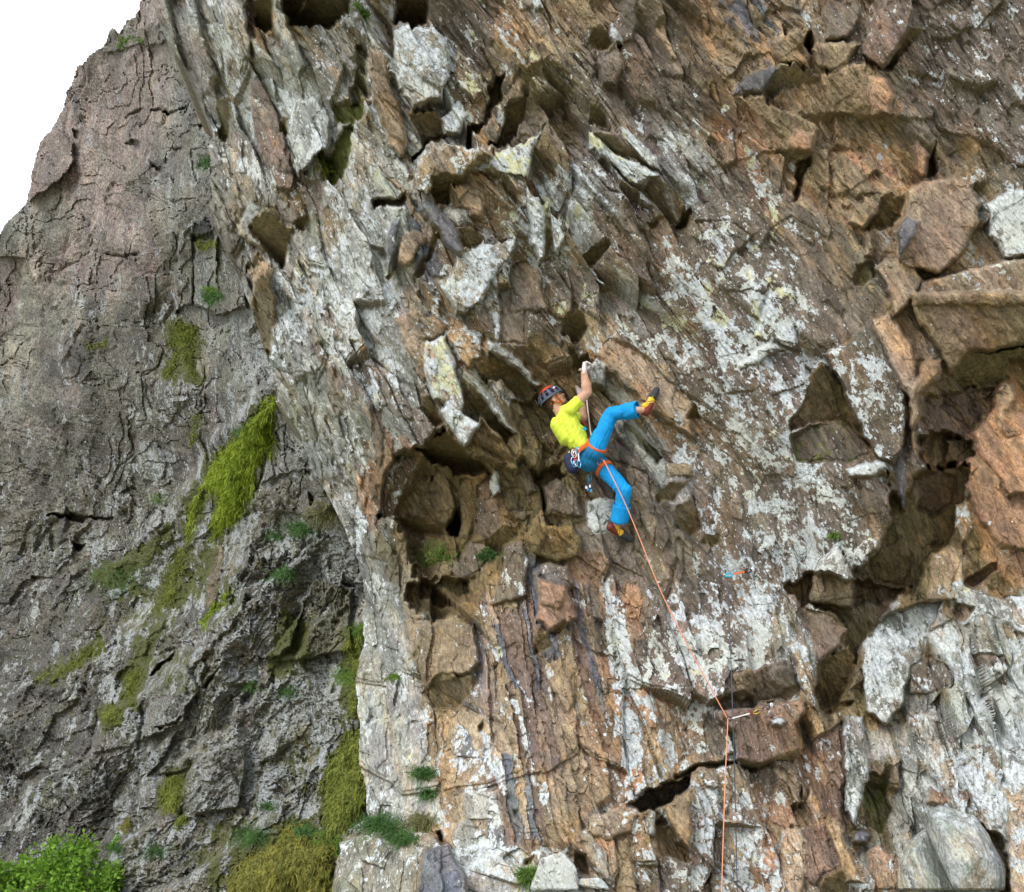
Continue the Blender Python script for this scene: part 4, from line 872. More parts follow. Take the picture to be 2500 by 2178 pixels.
# ------------------------------------------------------------------ boulders
def hull_rock(name, pts3, mat, label, cat, parent=None, seed=1, tint=(0.36, 0.37, 0.35), lich=0.4, cuts=4, amp=0.012):
    """angular boulder: convex hull of points, subdivided and roughened"""
    bm = bmesh.new()
    for p in pts3: bm.verts.new(p)
    r = bmesh.ops.convex_hull(bm, input=bm.verts)
    bmesh.ops.delete(bm, geom=[g for g in r['geom_interior'] if isinstance(g, bmesh.types.BMVert)], context='VERTS')
    bmesh.ops.bevel(bm, geom=list(bm.edges), offset=0.014, segments=1, affect='EDGES')
    bmesh.ops.triangulate(bm, faces=bm.faces)
    for _ in range(cuts):
        long = [e for e in bm.edges if e.calc_length() > 0.03]
        if not long: break
        bmesh.ops.subdivide_edges(bm, edges=long, cuts=1)
        bmesh.ops.triangulate(bm, faces=bm.faces)
    V = np.array([v.co[:] for v in bm.verts]); F = [[v.index for v in f.verts] for f in bm.faces]
    bm.verts.index_update(); F = [[v.index for v in f.verts] for f in bm.faces]
    N = np.array([v.normal[:] for v in bm.verts]); bm.free()
    d = fbm(V[:, 0] * 9 + V[:, 1] * 5, V[:, 2] * 9 - V[:, 1] * 4, seed, 4)
    V = V + N * (d * amp)[:, None]
    o = mesh_obj(name, V, F, mat, parent, smooth=False)
    n = len(V); me = o.data
    for an, ty, arr in (('tint', 'FLOAT_COLOR', np.tile(np.array(tint + (1,)), (n, 1)) * (1 + 0.15 * fbm(V[:, 0] * 4, V[:, 2] * 4, seed + 3, 2))[:, None]),
                        ('cover', 'FLOAT_COLOR', np.tile(np.array([lich, 0.1, 0.05, 1.0]), (n, 1))), ('flow', 'FLOAT_VECTOR', V + seed)):
        a = me.attributes.new(an, ty, 'POINT'); a.data.foreach_set('color' if ty == 'FLOAT_COLOR' else 'vector', arr.astype(np.float32).ravel())
    if label: tag(o, label, cat)
    return o
BOULDER = rock_material("boulder_rock", 1.0)
def slab_from(poly, depth_front, thick, jitter, seed, bow=0.12, ridge=()):
    rnd = random.Random(seed); P = []
    c = np.mean(np.array(poly), 0)
    for (x, y) in poly:
        P.append(at(x, y, depth_front + rnd.uniform(0, jitter) + 0.1)); P.append(at(c[0] + (x - c[0]) * 1.05, c[1] + (y - c[1]) * 1.05, depth_front + thick))
        pass
    for (x, y, dd) in ridge: P.append(at(*T(9, [(x, y)])[0], depth_front - dd))
    return [tuple(p) for p in P]
def yfront(u, v): return float(on_crag(u, v)[1])
_b = yfront(2330, 2050)
bd = hull_rock('boulder', slab_from(T(9, [(1490,1310),(1560,1270),(1765,1335),(1845,1450),(1948,1640),(1940,1775),(1700,1775),(1480,1430)]), _b - 0.32, 0.9, 0.06, 3, ridge=((1560,1400,0.10),(1800,1560,0.14),(1640,1770,0.16))), BOULDER,
               'large pale grey angular boulder below the white lichened slab, bigger of the split pair', 'boulder', seed=3, tint=(0.34, 0.35, 0.335), lich=0.42)
bd2 = hull_rock('boulder', slab_from(T(9, [(1470,1415),(1375,1480),(1305,1650),(1300,1775),(1650,1775)]), _b - 0.26, 0.8, 0.06, 5, ridge=((1400,1560,0.12),(1480,1770,0.15))), BOULDER,
                'smaller grey boulder split from the larger one by a dark crack', 'boulder', seed=5, tint=(0.32, 0.33, 0.30), lich=0.42)
_b = yfront(1370, 2130)
bd3 = hull_rock('boulder', slab_from(T(8, [(1140,1775),(1160,1690),(1200,1585),(1335,1545),(1410,1640),(1425,1775)]), _b - 0.33, 0.7, 0.05, 8, ridge=()), BOULDER,
                'white lichened boulder on the bottom edge beside the tuft of bright grass', 'boulder', seed=8, tint=(0.4, 0.41, 0.39), lich=0.78)
bd4 = hull_rock('boulder', slab_from(T(8, [(1380,1745),(1440,1705),(1560,1700),(1600,1745),(1620,1779)]), _b - 0.32, 0.6, 0.06, 9), BOULDER,
                'low flat-topped white boulder just right of the rounded white one', 'boulder', seed=9, tint=(0.4, 0.41, 0.39), lich=0.7)

# ------------------------------------------------------------------ vegetation
def leaf_mat(name, c1, c2, trans=0.25):
    t = NT(name); oi = t.n.new('ShaderNodeObjectInfo'); co = objco(t)
    n = t.noise(co, 7.0, 3); a = t.attr('shade', 'Fac')
    c = t.mix(t.math('ADD', t.math('MULTIPLY', t.ramp(n, 0.3, 0.7), 0.5), t.math('MULTIPLY', a, 0.5)), c1, c2)
    t.b.inputs['Subsurface Weight'].default_value = 0.0
    t.fin(c, 0.7)
    tr = t.n.new('ShaderNodeBsdfTranslucent'); t.l.new(c, tr.inputs[0]); ms = t.n.new('ShaderNodeMixShader'); ms.inputs[0].default_value = trans
    t.l.new(t.b.outputs[0], ms.inputs[1]); t.l.new(tr.outputs[0], ms.inputs[2]); t.l.new(ms.outputs[0], t.out.inputs[0])
    return t.m
def blades(name, roots, dirs, length, width, mat, parent=None, seed=0, droop=0.4, segs=2):
    """one mesh of many thin tapered blades; length may be an array"""
    rs = np.random.RandomState(seed); n = len(roots); roots = np.asarray(roots); dirs = np.asarray(dirs, float)
    dirs = dirs / np.linalg.norm(dirs, axis=1, keepdims=True)
    L = np.broadcast_to(length, (n,)) * rs.uniform(0.6, 1.25, n)
    side = np.cross(dirs, rs.normal(size=(n, 3))); side /= np.linalg.norm(side, axis=1, keepdims=True)
    W = width * rs.uniform(0.7, 1.3, n)
    m1 = roots + dirs * (L * 0.5)[:, None]; tip = roots + dirs * (L * 0.92)[:, None]; tip[:, 2] -= L * droop
    m1[:, 2] -= L * droop * 0.22
    V = np.stack([roots - side * W[:, None] * 0.5, roots + side * W[:, None] * 0.5, m1 + side * W[:, None] * 0.45, m1 - side * W[:, None] * 0.45, tip], 1)
    V = V.reshape(-1, 3); b = np.arange(n) * 5
    F = np.concatenate([np.stack([b, b + 1, b + 2], 1), np.stack([b, b + 2, b + 3], 1), np.stack([b + 3, b + 2, b + 4], 1)])
    pr = vnoise(roots[:, 0] * 5 + 3, roots[:, 2] * 5, seed + 5); sh = np.repeat(np.clip(rs.uniform(0, 0.6, n) + 0.7 * (pr - 0.3), 0, 1), 5)
    if parent is not None: V = V - np.array(parent.location)
    return big_mesh(name, V, F, mat, parent, {'shade': ('FLOAT', sh)})
M_MOSS = leaf_mat('bright_moss', (0.12, 0.18, 0.014), (0.36, 0.44, 0.045), 0.2)
M_MOSSD = leaf_mat('dull_moss', (0.08, 0.11, 0.018), (0.26, 0.28, 0.05), 0.15)
M_MOSSG = leaf_mat('golden_moss', (0.075, 0.095, 0.018), (0.32, 0.29, 0.06), 0.2)
M_FERN = leaf_mat('fern_green', (0.04, 0.10, 0.03), (0.13, 0.24, 0.07), 0.3)
M_GRASS = leaf_mat('grass_green', (0.08, 0.16, 0.03), (0.26, 0.38, 0.08), 0.3)
M_DRY = leaf_mat('dry_grass', (0.12, 0.14, 0.05), (0.33, 0.30, 0.15), 0.2)
M_LEAF = leaf_mat('spring_leaf', (0.05, 0.14, 0.012), (0.26, 0.44, 0.05), 0.35)
M_TWIG = plain('twig_bark', (0.12, 0.095, 0.07), 0.9)
def sample_poly(poly, n, rs):
    p = np.array(poly); lo = p.min(0) - 12; hi = p.max(0) + 12; out = []
    while sum(len(o) for o in out) < n:
        q = rs.uniform(lo, hi, (n * 2, 2)); sd = poly_sd(poly, q[:, 0] + 9 * fbm(q[:, 0] / 14, q[:, 1] / 14, 5, 2), q[:, 1] + 9 * fbm(q[:, 0] / 14, q[:, 1] / 14, 6, 2)); out.append(q[sd + 16 * fbm(q[:, 0] / 9, q[:, 1] / 13, 7, 3) > -3 + rs.uniform(0, 1, len(q)) ** 2 * 14])
    return np.concatenate(out)[:n]
def moss_patch(poly, surf, n, mat, label, name='moss_patch', length=0.05, width=0.012, seed=1, hump=0.05, droop=0.6, cat='moss', dirbase=(0, -0.8, 0.25)):
    rs = np.random.RandomState(seed); q = sample_poly(poly, n, rs)
    sd = poly_sd(poly, q[:, 0], q[:, 1])
    P = np.array([surf(a, b) for a, b in q])
    lump = 0.5 + 0.5 * vnoise(q[:, 0] / 13, q[:, 1] / 13, seed); lump2 = vnoise(q[:, 0] / 30, q[:, 1] / 45, seed + 2)
    P[:, 1] -= hump * sstep(0, 22, sd) * (0.35 + lump * 0.6 + lump2 * 0.6) * rs.uniform(0.55, 1.0, len(q))
    D = rs.normal(size=(len(q), 3)) * 0.6 + np.array(dirbase); length = length * rs.choice([0.6, 0.9, 1.0, 1.6], len(q), p=[.3, .3, .3, .1])
    o = blades(name, P, D, length, width, mat, seed=seed, droop=droop)
    tag(o, label, cat, kind='stuff'); return o
# soft bodies under the moss so that it reads as a cushion
def cushion(poly, surf, mat, parent, hump, step=5.0, seed=3):
    p = np.array(poly); lo = p.min(0) - 6; hi = p.max(0) + 6
    ua = np.arange(lo[0], hi[0], step); va = np.arange(lo[1], hi[1], step); u, v = np.meshgrid(ua, va)
    sd = poly_sd(poly, u + 9 * fbm(u / 14, v / 14, 5, 2), v + 9 * fbm(u / 14, v / 14, 6, 2))
    P = np.array([[surf(a, b) for a, b in zip(r, s)] for r, s in zip(u, v)])
    P[..., 1] += 0.03 - (hump + 0.03) * sstep(4, 26, sd) * (0.35 + 0.6 * (0.5 + 0.5 * vnoise(u / 13, v / 13, seed)) + 0.6 * vnoise(u / 30, v / 45, seed + 2)) * 0.8
    idx = np.arange(u.size).reshape(u.shape); q = np.stack([idx[:-1, :-1], idx[1:, :-1], idx[1:, 1:], idx[:-1, 1:]], -1).reshape(-1, 4)
    sd = sd + 14 * fbm(u / 10, v / 14, 7, 3); k = (sd > 5)[:-1, :-1].ravel(); q = q[k]; vi, inv = np.unique(q.ravel(), return_inverse=True)
    return big_mesh('cushion', P.reshape(-1, 3)[vi], inv.reshape(-1, 4), mat, parent, {'shade': ('FLOAT', vnoise(u / 9, v / 9, 8).ravel()[vi] * 0.6)}, smooth=True)
def moss(poly, surf, n, mat, label, seed, hump=0.06, length=0.05, width=0.012, cat='moss', **kw):
    o = moss_patch(poly, surf, n, mat, label, seed=seed, hump=hump, length=length, width=width, cat=cat, **kw)
    cushion(poly, surf, mat, o, hump, seed=seed)
    return o
B = on_buttress; C_ = on_crag
moss(STRIP, B, 15000, M_MOSS, 'bright yellow-green moss strip hanging diagonally beside the crag edge, the largest vivid one', 11, hump=0.14, length=0.07)
moss(T(4, [(1030,200),(1080,160),(1170,190),(1185,260),(1150,290),(1180,520),(1140,500),(1100,380),(1080,330),(1030,480),(985,500),(1000,400),(1060,310),(1010,290)]), B, 3500, M_MOSSD, 'yellow-green moss draped on the rib above the long moss strip', 12, hump=0.08, length=0.045)
moss(T(4, [(1150,730),(1200,720),(1200,780),(1160,900),(1130,890)]), B, 700, M_MOSSD, 'small brown-green moss streak left of the long strip', 13)
moss(T(4, [(1080,1510),(1120,1500),(1080,1650),(1060,1788),(940,1788),(1000,1660)]), B, 2200, M_MOSSD, 'dull olive moss trailing below the tail of the long strip', 14)
moss(T(4, [(1500,1788),(1560,1730),(1600,1740),(1560,1788),(1500,1850)]) , B, 10, M_MOSSD, 'tiny moss spot on the lower grey slab', 15) if False else None
moss(T(7, [(1330,40),(1400,0),(1390,20),(1300,100),(1240,180),(1215,200),(1230,120)]), B, 1300, M_MOSS, 'small tongue of golden-green moss below the grey slab', 16)
moss(T(7, [(950,1180),(1030,1080),(1110,1060),(1090,1130),(1060,1290),(980,1300)]), B, 2000, M_MOSSD, 'brown-green moss hanging under a small grey ledge low on the buttress', 17, hump=0.09)
moss(T(7, [(740,500),(800,420),(840,440),(820,560),(780,670),(740,640)]), B, 1100, M_MOSSD, 'rusty moss tuft on the dark lower buttress, the upper one', 18, hump=0.09)
moss(T(7, [(170,480),(300,460),(330,500),(220,530)]), B, 600, M_MOSSD, 'thin green moss ledge at the far left of the dark lower buttress', 19)
moss(T(7, [(300,520),(400,420),(520,330),(600,290),(610,340),(500,400),(380,480)]), B, 1500, M_MOSSD, 'long olive moss ledge slanting across the dark lower buttress', 20)
moss(T(7, [(620,720),(680,660),(730,700),(700,780),(620,780)]), B, 900, M_MOSSD, 'round olive moss clump among the dark broken rock', 21)
moss(T(7, [(710,1390),(760,1350),(785,1400),(740,1420)]), B, 500, M_MOSSG, 'small golden moss tuft above the green shrub', 22)
moss(T(7, [(1030,1370),(1100,1340),(1120,1380),(1060,1400)]), B, 500, M_MOSSD, 'small moss tuft low on the buttress, right of the golden one', 23)
moss(T(7, [(1360,1700),(1480,1560),(1640,1480),(1700,1370),(1800,1360),(1910,1440),(1900,1480),(2010,1480),(1985,1620),(1990,1800),(1990,1900),(1350,1900)]), B, 12000, M_MOSSG, 'big golden-brown moss hummock at the bottom beside the pale rock', 24, hump=0.22, length=0.08, width=0.013)
moss(T(7, [(1740,1360),(1860,1370),(1910,1430),(1880,1480),(1760,1480)]), B, 1400, M_FERN, 'dark green herb cushion on top of the golden moss hummock', 25, hump=0.3, cat='plant')
moss([(800,1880),(845,1795),(885,1780),(892,1860),(890,1960),(860,2010),(800,2050),(790,1990)], B, 5500, M_MOSSD, 'thick moss hummock in the gully left of the pale pillar', 26, hump=0.2, length=0.08)
moss([(835,1560),(880,1540),(885,1640),(875,1740),(845,1760),(850,1660)], B, 2000, M_MOSSD, 'narrow moss column in the gully beside the upper pale pillar', 27, hump=0.12)
moss(T(1, [(1160,1440),(1290,1410),(1290,1480),(1200,1500)]), B, 700, M_MOSSD, 'little moss cap on the dark knob beside the crag edge', 28)
moss(T(1, [(1900,960),(1960,880),(2000,960),(1980,1060),(1930,1060)]), C_, 900, M_MOSSD, 'dark green moss in the cleft between pale slabs near the top', 29, length=0.035, hump=0.03)
moss(T(1, [(710,260),(730,240),(830,225),(850,240),(760,270)]), B, 500, M_GRASS, 'bright grass tuft on the skyline shoulder of the buttress', 30, cat='grass')
moss(T(1, [(1190,960),(1230,920),(1270,910),(1265,1000),(1210,1020)]), B, 500, M_FERN, 'dark green plant in the notch where buttress meets crag', 31, cat='plant')
moss(T(4, [(510,290),(640,270),(620,320),(540,330)]), B, 500, M_MOSSD, 'faint green grass ledge on the middle of the buttress', 32, cat='grass')

def tuft(u, v, surf, n, r, length, mat, label, cat, seed, spread=0.9, up=0.7, width=0.006, droop=0.3, name='grass_tuft', off=0.03, rv=None):
    rs = np.random.RandomState(seed)
    q = rs.normal(size=(n, 2)) * np.array([r, (rv or r * 0.5)]) + np.array([u, v])
    P = np.array([surf(a, b) for a, b in q]); P[:, 1] -= off * rs.uniform(0, 1, n)
    D = rs.normal(size=(n, 3)) * spread + np.array([0, -0.6, up])
    o = blades(name, P, D, length, width, mat, seed=seed, droop=droop)
    return tag(o, label, cat, kind='stuff' if (cat == 'grass' or r > 8) else None)
TU = [(8,240,1390,C_,900,26,0.14,M_FERN,'grey-green grass tuft hanging from the top of the pinkish rock, left one','grass'),
      (8,370,1460,C_,900,16,0.12,M_FERN,'blue-green herb hanging over the face of the pinkish rock','plant'),
      (8,480,1370,C_,600,18,0.14,M_DRY,'thin dry grass on the pinkish rock beside the ribs','grass'),
      (8,1125,1690,C_,700,9,0.16,M_GRASS,'bright grass clump left of the white boulder','grass'),
      (8,500,1080,C_,500,13,0.12,M_FERN,'dark wiry plant on the pale pillar, the lower of two','plant'),
      (8,520,1200,C_,400,9,0.1,M_FERN,'small dark plant just below the wiry one on the pillar','plant'),
      (8,325,505,C_,260,6,0.06,M_GRASS,'tiny bright green plant on the pale pillar','plant'),
      (5,880,1570,C_,450,12,0.09,M_FERN,'small fern growing in the brown cave below the climber','fern'),
      (5,600,1560,C_,250,18,0.08,M_GRASS,'sparse green sprouts in the back of the brown cave','plant'),
      (6,915,1440,C_,160,5,0.06,M_GRASS,'tiny bright green plant alone on the right-hand rock','plant'),
      (4,1790,1400,B,700,18,0.13,M_FERN,'green herb tuft right of the bottom of the moss strip, nearer the crag','plant'),
      (4,1960,1320,B,900,26,0.16,M_DRY,'grey-green grass hanging against the crag edge','grass'),
      (4,1690,1670,B,600,16,0.12,M_FERN,'dark green herb on the dark slab beside the pale diagonal slab','plant'),
      (4,1650,1440,B,300,14,0.1,M_FERN,'faint green sprig under the moss strip','plant'),
      (4,680,1700,B,900,46,0.12,M_FERN,'wide patch of green grass on the lower buttress','grass'),
      (4,940,1215,B,260,14,0.08,M_GRASS,'small green tuft on a slanting crack left of the moss strip','grass'),
      (7,1500,560,B,300,13,0.1,M_FERN,'green plant on the dark rock left of the gully','plant'),
      (7,1720,590,B,300,13,0.1,M_FERN,'green plant nearer the gully, on greenish rock','plant'),
      (7,1600,1270,B,260,10,0.08,M_FERN,'blue-green sprig above the golden moss hummock','plant'),
      (7,1500,1450,B,700,24,0.12,M_FERN,'green grass fringe at the left foot of the golden hummock','grass'),
      (7,1930,1500,B,900,30,0.12,M_GRASS,'fresh grass on top of the golden hummock beside the pale rock','grass'),
      (7,930,1540,B,400,16,0.12,M_FERN,'small green tuft just right of the shrub','plant'),
      (7,690,1520,B,400,10,0.12,M_FERN,'dark sprig at the top right corner of the shrub','plant'),
      (8,130,230,B,400,14,0.14,M_GRASS,'bright green plant in the gully beside the upper pillar','plant'),
      (8,60,500,B,700,18,0.14,M_GRASS,'green grass in the gully halfway down the pillar','grass'),
      (4,1440,820,B,260,9,0.1,M_FERN,'green sprig on the upper edge of the long moss strip','plant'),
      (1,1260,1740,B,300,9,0.1,M_GRASS,'bright green plant on the grey rib left of the wedge overhang','plant'),
      (4,1270,20,B,500,12,0.16,M_FERN,'dark fern in the deep crack above the upper moss','fern'),
      (2,130,80,C_,400,7,0.1,M_GRASS,'green fern in the dark crack near the top edge','fern')]
for i, (tl, x, y, sf, n, r, L_, mt, lb, ct) in enumerate(TU):
    (uu, vv) = T(tl, [(x, y)])[0]
    tuft(uu, vv, sf, n, r, L_, mt, lb, ct, 60 + i, name={'grass': 'grass_tuft', 'plant': 'plant', 'fern': 'fern'}[ct], width=0.008)

# shrub at the lower left corner: stems and real leaves
def shrub(cu, cv, Yd, w, h, nleaf, label, seed, dense=1.0):
    rs = np.random.RandomState(seed); base = at(cu, cv, Yd); root = thing('shrub', tuple(base), label, 'shrub', 'spring green shrubs in the lower left corner')
    lv = []; V = []; F = []
    def limb(p, q, r0, r1):
        d = q - p; d = d / (np.linalg.norm(d) + 1e-9); s = np.cross(d, [0.3, 1, 0.1]); s /= np.linalg.norm(s); t = np.cross(d, s); b = len(V)
        for c, r in ((p, r0), (q, r1)):
            for k in range(5): an = k * 2 * math.pi / 5; V.append(c + (s * math.cos(an) + t * math.sin(an)) * r)
        for k in range(5): F.append([b + k, b + (k + 1) % 5, b + 5 + (k + 1) % 5, b + 5 + k])
    def grow(p, d, L, r, lev):
        q = p + d * L; limb(p, q, r, r * 0.65)
        if lev >= 2:
            for k in range(int(nleaf)):
                t = rs.uniform(0.1, 1.1); c = p + d * L * t + rs.normal(size=3) * 0.05; lv.append(c)
        if lev < 4:
            for k in range(rs.randint(2, 4)):
                nd = d + rs.normal(size=3) * 0.55; nd[2] += 0.15; nd /= np.linalg.norm(nd); grow(q if k else p + d * L * 0.7, nd, L * rs.uniform(0.6, 0.85), r * 0.6, lev + 1)
    for k in range(6):
        d = np.array([rs.uniform(-1, 1) * w, rs.uniform(-0.4, 0.4), 1.0 * h]); L0 = np.linalg.norm(d) * 0.34; grow(base + np.array([rs.uniform(-.3, .3) * w, 0, 0]), d / np.linalg.norm(d), L0, 0.02, 0)
    mesh_obj('stem', V, F, M_TWIG, root)
    c = np.array(lv); n = len(c); a = rs.normal(size=(n, 3)); a /= np.linalg.norm(a, axis=1, keepdims=True); b = np.cross(a, rs.normal(size=(n, 3))); b /= np.linalg.norm(b, axis=1, keepdims=True)
    s = rs.uniform(0.012, 0.036, n)[:, None]
    Q = np.stack([c - a * s * 1.4, c + b * s * 0.75, c + a * s * 1.5, c - b * s * 0.75], 1).reshape(-1, 3) - base
    big_mesh('foliage', Q, np.arange(n * 4).reshape(-1, 4), M_LEAF, root, {'shade': ('FLOAT', np.repeat(rs.uniform(0, 1, n), 4))})
for i, (cu, cv, w, h, lb) in enumerate([(60, 2290, 1.0, 1.1, 'leafy bright green shrub in the very corner, lowest and leftmost'), (150, 2270, 0.9, 1.35, 'tallest bright green shrub reaching up the dark rock in the lower left'),
                                        (235, 2290, 0.8, 1.1, 'bright green shrub at the right end of the row in the lower left')]):
    shrub(cu, cv, float(B(120, 2120)[1]) - 1.2 - 0.25 * i, w, h, 13, lb, 40 + i)
# ------------------------------------------------------------------ the climber
def wall_y(u, v, r=8):
    return min(float(on_crag(u + a, v + b)[1]) for a in (-r, 0, r) for b in (-r, 0, r))
YW = float(np.median([on_crag(a, b)[1] for a in range(1420, 1520, 14) for b in range(900, 1240, 30)]))
YH = wall_y(1446, 892, 5); YF = wall_y(1592, 968, 6); YL = wall_y(1522, 1305, 6)
print('wall', YW, 'hand', YH, 'foot', YF, 'left foot', YL)
def ball(p0, p1, r0, r1, sy=1.0, n=20, m=14, rot=None):
    """tapered capsule; sy stretches it along the depth axis"""
    p0 = np.asarray(p0, float); p1 = np.asarray(p1, float); ax = p1 - p0; L = np.linalg.norm(ax); ax = ax / L if L > 1e-6 else np.array([0, 0, 1.0])
    s = np.cross(ax, [0, 1, 0.001]); s /= np.linalg.norm(s); t = np.cross(ax, s)
    V = []; F = []
    rows = [(-math.pi / 2 + math.pi * i / (2 * m)) for i in range(m + 1)]
    rows = [(a, 0) for a in rows] + [(a, 1) for a in [math.pi * i / (2 * m) for i in range(m + 1)]]
    for a, e in rows:
        r = (r0, r1)[e]; c = (p0, p1)[e] + ax * r * math.sin(a); q = r * math.cos(a)
        for k in range(n):
            an = 2 * math.pi * k / n; d = (s * math.cos(an) + t * math.sin(an)) * max(q, 1e-5)
            d = np.array([d[0], d[1] * sy, d[2]]); V.append(c + d)
    for i in range(len(rows) - 1):
        for k in range(n):
            F.append([i * n + k, i * n + (k + 1) % n, (i + 1) * n + (k + 1) % n, (i + 1) * n + k])
    return V, F
def ellip(c, ax, ay, az, ra, rb, rc, n=24, m=16):
    c = np.asarray(c, float); V = []; F = []
    for i in range(m + 1):
        th = math.pi * i / m
        for k in range(n):
            ph = 2 * math.pi * k / n; st = max(math.sin(th), 1e-4)
            V.append(c + np.asarray(ax) * ra * st * math.cos(ph) + np.asarray(ay) * rb * st * math.sin(ph) + np.asarray(az) * rc * math.cos(th))
    for i in range(m):
        for k in range(n): F.append([i * n + k, i * n + (k + 1) % n, (i + 1) * n + (k + 1) % n, (i + 1) * n + k])
    return V, F
def fuse(prims, voxel=0.006, smooth=6, fac=0.5):
    V = []; F = []
    for v, f in prims:
        b = len(V); V += [tuple(x) for x in v]; F += [[i + b for i in q] for q in f]
    me = bpy.data.meshes.new('tmp'); me.from_pydata(V, [], F); me.update()
    bm = bmesh.new(); bm.from_mesh(me); bmesh.ops.remove_doubles(bm, verts=bm.verts, dist=1e-5); bmesh.ops.recalc_face_normals(bm, faces=bm.faces); bm.to_mesh(me); bm.free()
    o = bpy.data.objects.new('tmp', me); COL.objects.link(o)
    r = o.modifiers.new('r', 'REMESH'); r.mode = 'VOXEL'; r.voxel_size = voxel
    if smooth: s = o.modifiers.new('s', 'SMOOTH'); s.iterations = smooth; s.factor = fac
    dg = bpy.context.evaluated_depsgraph_get(); ev = o.evaluated_get(dg); m2 = ev.to_mesh()
    n = len(m2.vertices); A = np.empty(n * 3); m2.vertices.foreach_get('co', A); N = np.empty(n * 3); m2.vertices.foreach_get('normal', N)
    FF = [list(p.vertices) for p in m2.polygons]; ev.to_mesh_clear()
    bpy.data.objects.remove(o); bpy.data.meshes.remove(me)
    return A.reshape(-1, 3), N.reshape(-1, 3), FF
def part(name, VF, mat, parent, smooth=True, label=None):
    o = mesh_obj(name, VF[0], VF[-1], mat, parent, smooth=smooth)
    if label: o['label'] = label
    return o
def tube(pts, r, n=8, taper=None, closed=False):
    P = [np.asarray(p, float) for p in pts]; V = []; F = []; m = len(P); prev = None
    for i, p in enumerate(P):
        a = P[(i - 1) % m] if (closed or i > 0) else P[i]; b = P[(i + 1) % m] if (closed or i < m - 1) else P[i]
        d = b - a; d = d / (np.linalg.norm(d) + 1e-9)
        if prev is None: s = np.cross(d, [0.21, 1, 0.33]); s /= np.linalg.norm(s)
        else: s = prev - d * (prev @ d); s /= np.linalg.norm(s)
        prev = s; t = np.cross(d, s); rr = r if taper is None else r * taper[i]
        for k in range(n): an = 2 * math.pi * k / n; V.append(p + (s * math.cos(an) + t * math.sin(an)) * rr)
    for i in range(m if closed else m - 1):
        for k in range(n): F.append([i * n + k, i * n + (k + 1) % n, ((i + 1) % m) * n + (k + 1) % n, ((i + 1) % m) * n + k])
    if not closed: F.append(list(range(n))[::-1]); F.append([(m - 1) * n + k for k in range(n)])
    return V, F
def smooth_path(pts, n=12):
    P = [np.asarray(p, float) for p in pts]; out = []
    for i in range(len(P) - 1):
        a = P[max(i - 1, 0)]; b = P[i]; c = P[i + 1]; d = P[min(i + 2, len(P) - 1)]
        for k in range(n):
            t = k / n; out.append(0.5 * ((2 * b) + (c - a) * t + (2 * a - 5 * b + 4 * c - d) * t * t + (3 * b - a - 3 * c + d) * t ** 3))
    out.append(P[-1]); return out
def band(c, axis, ra, rb, width, thick, side=None, n=40, a0=0.0, a1=2 * math.pi):
    """flat strap ring round an axis; ra in the picture plane, rb in depth"""
    ax = np.asarray(axis, float); ax /= np.linalg.norm(ax); d = np.array([0, 1.0, 0]); d = d - ax * (d @ ax); d /= np.linalg.norm(d); s = np.cross(ax, d)
    V = []; F = []; m = n + 1
    for i in range(m):
        an = a0 + (a1 - a0) * i / n; e = s * math.cos(an) * ra + d * math.sin(an) * rb; q = e / np.linalg.norm(e)
        for (w, t) in ((-.5, 0), (-.42, 1), (.42, 1), (.5, 0)): V.append(np.asarray(c) + e + ax * width * w + q * thick * t)
    for i in range(n):
        for k in range(3): F.append([i * 4 + k, i * 4 + k + 1, (i + 1) * 4 + k + 1, (i + 1) * 4 + k])
        F.append([i * 4 + 3, i * 4, (i + 1) * 4, (i + 1) * 4 + 3])
    return V, F
def cloth(name, col, col2, rough=0.75, weave=900):
    t = NT(name); co = objco(t)
    c = t.mix(t.ramp(t.noise(co, 9, 4), 0.3, 0.7), col, col2)
    h = t.math('ADD', t.noise(t.vmul(co, (1, 1, 0.6)), 26, 3), t.math('MULTIPLY', t.noise(co, weave, 1), 0.15))
    
    return t.fin(c, rough, t.bump(h, 0.6, 0.016))
M_SHIRT = cloth('lime_jersey', (0.56, 0.66, 0.05), (0.66, 0.76, 0.08))
M_PANTS = cloth('azure_stretch_cloth', (0.003, 0.23, 0.55), (0.004, 0.29, 0.68))
M_SEAT = cloth('teal_stretch_cloth', (0.008, 0.15, 0.32), (0.01, 0.18, 0.38))
M_ORANGE = cloth('orange_webbing', (0.62, 0.10, 0.015), (0.72, 0.14, 0.025), 0.6)
M_NAVY = cloth('navy_nylon', (0.012, 0.016, 0.05), (0.025, 0.03, 0.08), 0.55)
M_RED = plain('oxblood_leather', (0.15, 0.028, 0.02), 0.5)
M_YEL = plain('yellow_leather', (0.72, 0.42, 0.03), 0.5)
M_RUB = plain('black_rubber', (0.035, 0.037, 0.042), 0.7)
M_HELM = plain('slate_grey_shell', (0.075, 0.085, 0.12), 0.35)
M_HRED = plain('orange_red_shell', (0.66, 0.06, 0.035), 0.35)
M_LINER = plain('dark_foam', (0.012, 0.013, 0.02), 0.9)
M_WHITE = plain('white_nylon', (0.72, 0.70, 0.68), 0.6)
M_DRED = plain('dark_red_nylon', (0.32, 0.02, 0.03), 0.6)
M_STEEL = plain('polished_alloy', (0.55, 0.57, 0.6), 0.3, metallic=0.9)
M_BLUE = plain('blue_alloy', (0.03, 0.28, 0.52), 0.3, metallic=0.6)
M_TURQ = plain('turquoise_alloy', (0.01, 0.42, 0.60), 0.35, metallic=0.3)
M_BLACKM = plain('black_alloy', (0.03, 0.03, 0.035), 0.4, metallic=0.5)
M_YELM = plain('yellow_alloy', (0.45, 0.38, 0.03), 0.4, metallic=0.2)
